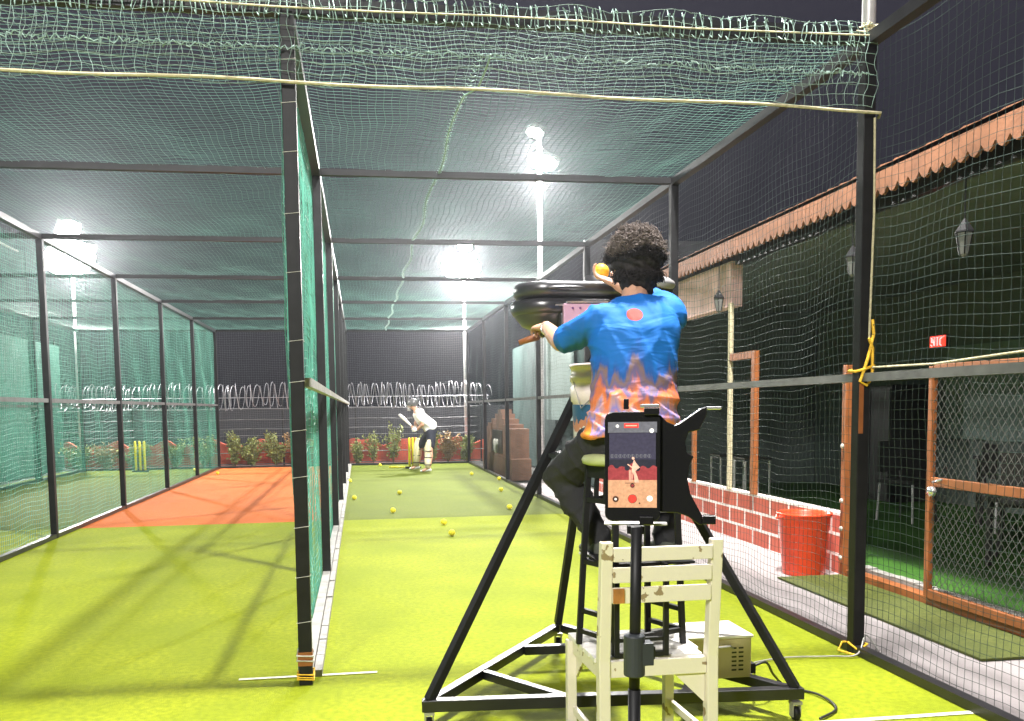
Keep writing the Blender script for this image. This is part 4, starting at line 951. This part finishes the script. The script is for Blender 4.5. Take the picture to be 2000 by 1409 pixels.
MB().tube([(1.18, hy, hz-.12), (1.14, hy-.12, hz-.15), (1.12, hy-.24, hz-.155)], .014, 10).build('handle', m_mach, t, smooth=True)
MB().tube([(1.115, hy-.16, hz-.158), (1.03, hy-.13, hz-.185)], .018, 10, r1=.012).build('handle_grip', m_orange, t, smooth=True)

# pail
pc = (1.385, -.62); z0 = zs+.013
t = thing('pail', (pc[0], pc[1], z0), 'white plastic pail with a blue printed label on the machine shelf', 'pail')
MB().lathe([(.001, z0+.001), (.128, z0+.001), (.134, z0+.02), (.141, z0+.225), (.149, z0+.23), (.152, z0+.29), (.146, z0+.30), (.147, z0+.315), (.153, z0+.318), (.153, z0+.345), (.147, z0+.35), (.148, z0+.375), (.154, z0+.378), (.155, z0+.392), (.145, z0+.395), (.141, z0+.36), (.130, z0+.02), (.001, z0+.012)], (pc[0], pc[1], 0), 40).build('body', m_pail, t, smooth=True)
MB().lathe([(.1358, z0+.02), (.1428, z0+.215)], (pc[0], pc[1], 0), 40).build('label', pailmat(), t, smooth=True)
MB().tube([(pc[0]-.15, pc[1]-.02, z0+.33), (pc[0]-.13, pc[1]-.09, z0+.20), (pc[0]-.05, pc[1]-.16, z0+.29), (pc[0]+.08, pc[1]-.15, z0+.27), (pc[0]+.15, pc[1]-.02, z0+.33)], .003, 6).build('handle', m_rail, t)

# battery / regulator box
bx = thing('power_box', (1.90, -.62, .15), 'beige metal power box with vent slots on the base of the bowling machine', 'box')
cx0, cx1, cy0, cy1, cz0, cz1 = 1.70, 2.03, -.76, -.50, .152, .335
MB().box((cx0, cy0, cz0), (cx1, cy1, cz1)).build('case', m_box, bx, bevel=.006)
MB().box((cx0-.006, cy0-.008, cz1+.001), (cx1+.006, cy1+.006, cz1+.014)).build('lid', m_boxt, bx, bevel=.003)
q = MB()
for i in range(6):
    for xx_ in (1.935, 1.968): q.box((xx_, cy0-.003, cz0+.035+i*.020), (xx_+.022, cy0-.0005, cz0+.042+i*.020))
q.build('vent_slots', m_dark, bx)
MB().tube([(1.82, cy0-.002, .30), (1.86, cy0-.02, .302), (1.92, cy0-.02, .305), (1.94, cy0-.002, .29)], .005, 6).build('handle', m_rail, bx)
MB().lathe([(.05, 0), (.05, .006), (.04, .008)], (cx1+.0, -.63, .24), 20, axis='X', cap=True).build('fan_guard', m_dark, bx)
MB().box((2.035, -.72, .155), (2.07, -.67, .20)).build('plug', m_blackp, bx)
cb = MB(); cb.tube(spl([(2.07, -.695, .18), (2.14, -.68, .19), (2.22, -.60, .10), (2.33, -.52, .014), (2.42, -.66, .012), (2.40, -.84, .012), (2.26, -.95, .012)]), .006, 8)
tag(cb.build('cable', m_cable, smooth=True), 'black cable looping over the turf from the beige power box', 'cable')
cb = MB(); cb.tube(spl([(2.07, -.70, .165), (2.20, -.45, .04), (2.30, -.15, .012), (2.55, -.06, .012), (2.80, -.08, .012), (2.95, -.1, .02), (3.05, -.02, .10), (3.08, -.1, .03)]), .005, 8)
tag(cb.build('cable', m_rail, smooth=True), 'thin grey cable running from the machine to the right corner post', 'cable')

# ------------------------------------------------------------------ white wooden chair
t = thing('wooden_chair', (1.34, -1.22, 0), 'chipped white wooden chair seen from behind, carrying the black stool', 'chair')
xl, xr, yb, yf, sz = 1.155, 1.565, -1.405, -1.02, .465
def cb_(name, a, b, w_, h_=None, m=m_chair, p=t, upv=(0, 0, 1)): return MB().bar(a, b, w_, h_, upv).build(name, m, p, bevel=.003)
cb_('back_post', (xl, yb+.02, 0), (xl, yb, sz), .042, .042, upv=(0, 1, 0)); 
for x_ in (xl, xr):
    b = MB(); b.prism([(yb-.05+.02, 0), (yb+.0+.02, 0), (yb+.025, sz), (yb+.0-.02, .905), (yb-.06, .905), (yb-.022, sz)], x_-.021, x_+.021, fn=lambda a, c, tt: (tt, a, c)); 
    if x_ == xr or True: b.build('back_post', m_chair, t, bevel=.004)
bpy.data.objects.remove(bpy.data.objects['back_post'])
for (zt, zb_) in ((.885, .835), (.812, .758), (.738, .682)):
    yy_ = yb-.02-.04*((zt+zb_)/2-sz)/.44
    MB().box((xl+.0215, yy_-.008, zb_), (xr-.0215, yy_+.010, zt)).build('slat', m_chair, t, bevel=.002)
MB().box((xl+.022, yb-.059, .685), (xl+.062, yb-.0495, .737)).build('bare_patch', m_wood, t)
for i in range(5):
    y_ = yb+.03 + i*(yf-yb-.01)/5
    MB().box((xl-.025-.012*i/5, y_, sz-.018), (xr-.006 if i else xr-.022, y_+(yf-yb-.01)/5-.003, sz)).build('seat_plank', m_seatw, t, bevel=.002)
MB().box((xl+.0215, yb-.012, sz-.065), (xr-.0215, yb+.014, sz-.004)).build('apron', m_chair, t, bevel=.002)
for x_ in (xl-.03, xr-.03): MB().box((x_-.019, yf-.035, 0), (x_+.019, yf+.003, sz-.02)).build('front_leg', m_chair, t, bevel=.003)
MB().box((xl-.01, yf-.03, sz-.07), (xr-.05, yf-.01, sz-.02)).build('apron', m_chair, t, bevel=.002)
for x_, dx_ in ((xl-.02, .0), (xr-.02, .0)): MB().bar((x_+.012, yb+.027, sz-.045), (x_, yf-.037, sz-.045), .018, .05).build('side_rail', m_chair, t, bevel=.002); MB().bar((x_+.012, yb+.022, .16), (x_, yf-.037, .16), .018, .03).build('stretcher', m_chair, t, bevel=.002)
for x_ in (xl-.01, xr-.038):
    MB().prism([(yf-.037, sz-.071), (yf-.037, sz-.17), (yf-.15, sz-.071)], x_-.005, x_+.005, fn=lambda a, c, tt: (tt, a, c)).build('corner_brace', m_chair, t)
MB().prism([(xr-.023, sz-.066), (xr-.023, sz-.18), (xr-.14, sz-.066)], yb-.0, yb+.010).build('corner_brace', m_chair, t)

# ------------------------------------------------------------------ black stool on the chair
t = thing('bar_stool', (1.33, -1.20, sz), 'tall black metal stool with a pale green cushion standing on the white chair', 'stool')
ft = [Vector((1.123, -1.175, sz)), Vector((1.212, -1.355, sz)), Vector((1.52, -1.24, sz)), Vector((1.44, -1.06, sz))]
cc = sum(ft, Vector())/4; zt_ = 1.16
tp = [cc + (f-cc)*.78 + Vector((.0, 0, zt_-sz)) for f in ft]
tp = [Vector((1.165, -1.17, zt_)), Vector((1.225, -1.33, zt_)), Vector((1.49, -1.23, zt_)), Vector((1.43, -1.07, zt_))]
for f, p_ in zip(ft, tp): MB().bar(f, p_, .022).build('leg', m_blackp, t, bevel=.002)
def at(i, z): f = (z-sz)/(zt_-sz); return ft[i].lerp(tp[i], f)
for z_ in (.52, .60, .79):
    for i in range(4):
        if z_ == .79 or i in (0, 2) or (i == 1 and z_ == .52): MB().bar(at(i, z_)+(at((i+1) % 4, z_)-at(i, z_)).normalized()*.012, at((i+1) % 4, z_)-(at((i+1) % 4, z_)-at(i, z_)).normalized()*.012, .018).build('stretcher', m_blackp, t)
u_ = MB(); ux0, ux1, uy = 1.208, 1.395, -1.395
u_.bar((ux0, uy, sz+.004), (ux0, uy, .80), .018); u_.bar((ux1, uy, sz+.004), (ux1, uy, .80), .018); u_.bar((ux0+.01, uy, sz+.012), (ux1-.01, uy, sz+.012), .018); u_.bar((ux0+.01, uy, sz+.068), (ux1-.01, uy, sz+.068), .014)
u_.bar((ux0, uy, .80), tuple(at(1, .81)), .016); u_.bar((ux1, uy, .80), (1.40, -1.285, .81), .016)
u_.build('support_frame', m_blackp, t)
MB().box((1.17, -1.36, .80), (1.52, -1.0, .808)).build('footrest', m_blackp, t)
ap = MB()
for i in range(4): ap.bar(at(i, zt_-.02), at((i+1) % 4, zt_-.02), .02, .05); ap.bar(at(i, zt_-.13), at((i+1) % 4, zt_-.13), .018)
for i in range(4):
    for f_ in (.33, .66): ap.bar(at(i, zt_-.045).lerp(at((i+1) % 4, zt_-.045), f_), at(i, zt_-.13).lerp(at((i+1) % 4, zt_-.13), f_), .016)
ap.build('seat_frame', m_blackp, t)
MB().loft([((1.325, -1.20, z_), Vector((r_, .04, 0)), Vector((-.03, r_*.75, 0))) for z_, r_ in ((1.163, .17), (1.17, .19), (1.185, .195), (1.20, .185), (1.207, .15))], 30).build('cushion', m_cush, t, smooth=True)

# ------------------------------------------------------------------ phone on tripod
pcx, pcy = .662, -3.292
t = thing('tripod', (pcx, pcy, 0), 'black tripod pole with a phone bracket in front of the chair', 'tripod')
MB().tube([(pcx, pcy, .50), (pcx, pcy, 1.0)], .0085, 16).build('pole', m_blackp, t, smooth=True)
MB().tube([(pcx, pcy, 1.0), (pcx+.003, pcy, 1.223)], .0075, 16).build('upper_pole', m_blackp, t, smooth=True)
b = MB(); b.lathe([(.010, 1.018), (.0145, 1.02), (.0145, 1.075), (.010, 1.078)], (pcx, pcy, 0), 20, cap=True); b.box((pcx+.006, pcy-.012, 1.035), (pcx+.024, pcy+.008, 1.066)); b.box((pcx+.022, pcy-.006, 1.042), (pcx+.028, pcy+.004, 1.060))
b.build('clamp', mat('dark_grey_plastic', (.03, .035, .04), .5), t, bevel=.001)
for a in (.5, 2.6, 4.7): MB().tube([(pcx+.012*math.cos(a), pcy+.012*math.sin(a), .62), (pcx+.32*math.cos(a), pcy+.32*math.sin(a), .012)], .008, 10).build('leg', m_blackp, t, smooth=True)
# camera-facing frame of the phone (it really faces the camera)
F_ = Vector((-.28, -.96, 0)).normalized(); F_ = (CAM - Vector((.665, -3.278, 1.30))); F_.z = 0; F_.normalize()
Xd = Vector((0, 0, 1)).cross(F_).normalized(); Zd = Vector((0, 0, 1))
PC = Vector((.664, -3.277, 1.304))
def pw(a, b_, c): return PC + Xd*a + Zd*b_ + F_*c
def rrect(w_, h_, r, n=5):
    out = []
    for cx_, cz_, a0 in ((w_-r, h_-r, 0), (-w_+r, h_-r, 90), (-w_+r, -h_+r, 180), (w_-r, -h_+r, 270)):
        out += [(cx_+r*math.cos(math.radians(a0+k*90/n)), cz_+r*math.sin(math.radians(a0+k*90/n))) for k in range(n+1)]
    return out
ph = thing('phone', tuple(pw(0, -.074, 0)), 'black phone upright on the tripod, its screen recording the batsman', 'phone')
MB().prism(rrect(.0370, .0740, .010), -.005, .0045, fn=lambda a, b_, c: pw(a, b_, c)).build('case', m_phone, ph, bevel=.001)
sw, sz0, sz1 = .0325, -.0555, .0605
s = MB()
def quad(x0, x1, z0_, z1_, mi, c=.0049): s.mi = mi; s.add([pw(x0, z0_, c), pw(x1, z0_, c), pw(x1, z1_, c), pw(x0, z1_, c)], [(0, 1, 2, 3)])
quad(-sw, sw, .0460, sz1, 0); quad(-sw+.0015, sw-.0015, .0100, .0455, 1); quad(-sw+.0015, sw-.0015, .0, .0100, 2); quad(-sw, sw, -.0180, .0, 3); quad(-sw, sw, sz0, -.0180, 4)
def disc(cx_, cz_, r, mi, c, n=18): s.mi = mi; s.add([pw(cx_+r*math.cos(2*math.pi*k/n), cz_+r*math.sin(2*math.pi*k/n), c) for k in range(n)], [tuple(range(n))])
for k in range(10): quad(-.028+k*.0055, -.0265+k*.0055, .012, .017, 0, .0051); disc(-.027+k*.0055, .0145, .0026, 0, .0050); disc(-.027+k*.0055, .0145, .0021, 1, .00505)
for k in range(9): disc(-.028+k*.007, -.001+.0025*math.sin(k*2), .0036, 2 if k % 2 else 3, .00500)
s.mi = 5
s.add([pw(a, b_, .0053) for a, b_ in ((.002, .010), (.005, .005), (.010, -.001), (.007, -.003), (.004, -.006), (.007, -.014), (.009, -.0215), (.003, -.0215), (.002, -.012), (-.001, -.004), (.0, .003))], [tuple(range(11))])
disc(.001, .0115, .0018, 5, .0053); s.add([pw(-.006, .0040, .0053), pw(.0015, -.0015, .0053), (pw(.001, -.0028, .0053)), pw(-.007, .0030, .0053)], [(0, 1, 2, 3)])
for k in range(3): quad(-.0045+k*.0018, -.0035+k*.0018, -.0200, -.0040, 5, .0052)
quad(-.010, .004, -.0225, -.0218, 6, .0052)
quad(-.011, .008, .0525, .0585, 7, .0052); quad(-.009, .006, .0547, .0563, 5, .0054)
disc(-.020, .055, .0022, 8, .0052); disc(.0255, .0485, .0030, 8, .0052)
disc(0, -.0255, .0030, 6, .0052); disc(0, -.0255, .0018, 3, .0054)
disc(0, -.0435, .0060, 6, .0052); disc(0, -.0435, .0052, 7, .0054); disc(-.0225, -.0440, .0042, 6, .0052); disc(-.0225, -.0440, .0016, 8, .0054); disc(.0230, -.0430, .0040, 8, .0052); disc(.0095, -.0495, .0011, 6, .0052)
s.build('screen', [m_s_top, m_s_sky, m_s_dark, m_s_red, m_s_gnd, m_s_fig, m_s_blk, m_s_rec, m_s_wht], ph)
disc_ = MB().lathe([(.001, 0), (.0012, .0006)], (0, 0, 0), 8)
# bracket
def bpx(u, v): return ((1140+u/4.696-1236)/1440., (912-(780+v/4.696))/1440.)
outl = [(660, 150), (700, 150), (760, 215), (830, 245), (880, 222), (1060, 95), (1112, 78), (1118, 150), (1050, 290), (955, 312), (925, 400), (940, 500), (1000, 532), (965, 620), (948, 740), (972, 870), (1075, 1065), (1080, 1160), (1055, 1160), (955, 1085), (860, 1050), (660, 1045)]
br = MB().prism([bpx(*q) for q in outl], -.022, -.006, fn=lambda a, b_, c: pw(a, b_, c)).build('bracket', m_phone, t, bevel=.0012)
def bb(u0, v0, u1, v1, c0, c1, name, m, p=t, bv=.001):
    (a0_, b0_), (a1_, b1_) = bpx(u0, v0), bpx(u1, v1)
    return MB().prism([(a0_, b1_), (a1_, b1_), (a1_, b0_), (a0_, b0_)], c0, c1, fn=lambda a, b_, c: pw(a, b_, c)).build(name, m, p, bevel=bv)
bb(1080, 1072, 1200, 1150, -.018, -.002, 'knob', m_phone)
bb(1112, 80, 1240, 108, -.018, -.0, 'arm_tip', m_silver)
bb(520, 52, 690, 84, -.012, .006, 'clip_tip', m_silver); bb(555, 86, 690, 150, -.004, .009, 'clip', m_phone)
bb(515, 1075, 640, 1150, -.006, .009, 'clip', m_phone)
bb(190, 1155, 770, 1170, -.03, -.008, 'base_plate', m_rail); bb(370, 0, 418, 96, -.024, -.008, 'clamp_screw', m_phone)
bb(400, 1171, 560, 1250, -.02, -.004, 'head_block', m_phone)
# thin haze added to imitate the lens glow round the floodlights
hz_ = MB().box((-16, -14, -1.0), (12, 26, 10.0)).build('haze', bpy.data.materials.new('lens_glow_haze'), loc=(0, 5, -1)); hz_['kind'] = 'stuff'
m = hz_.data.materials[0]; m.use_nodes = True; t_ = m.node_tree; t_.nodes.remove(t_.nodes['Principled BSDF'])
v_ = t_.nodes.new('ShaderNodeVolumePrincipled'); v_.inputs['Color'].default_value = (.80, .82, .90, 1); v_.inputs['Density'].default_value = .0018; v_.inputs['Anisotropy'].default_value = .88
t_.links.new(v_.outputs[0], t_.nodes['Material Output'].inputs['Volume'])
print('objects', len(bpy.data.objects))
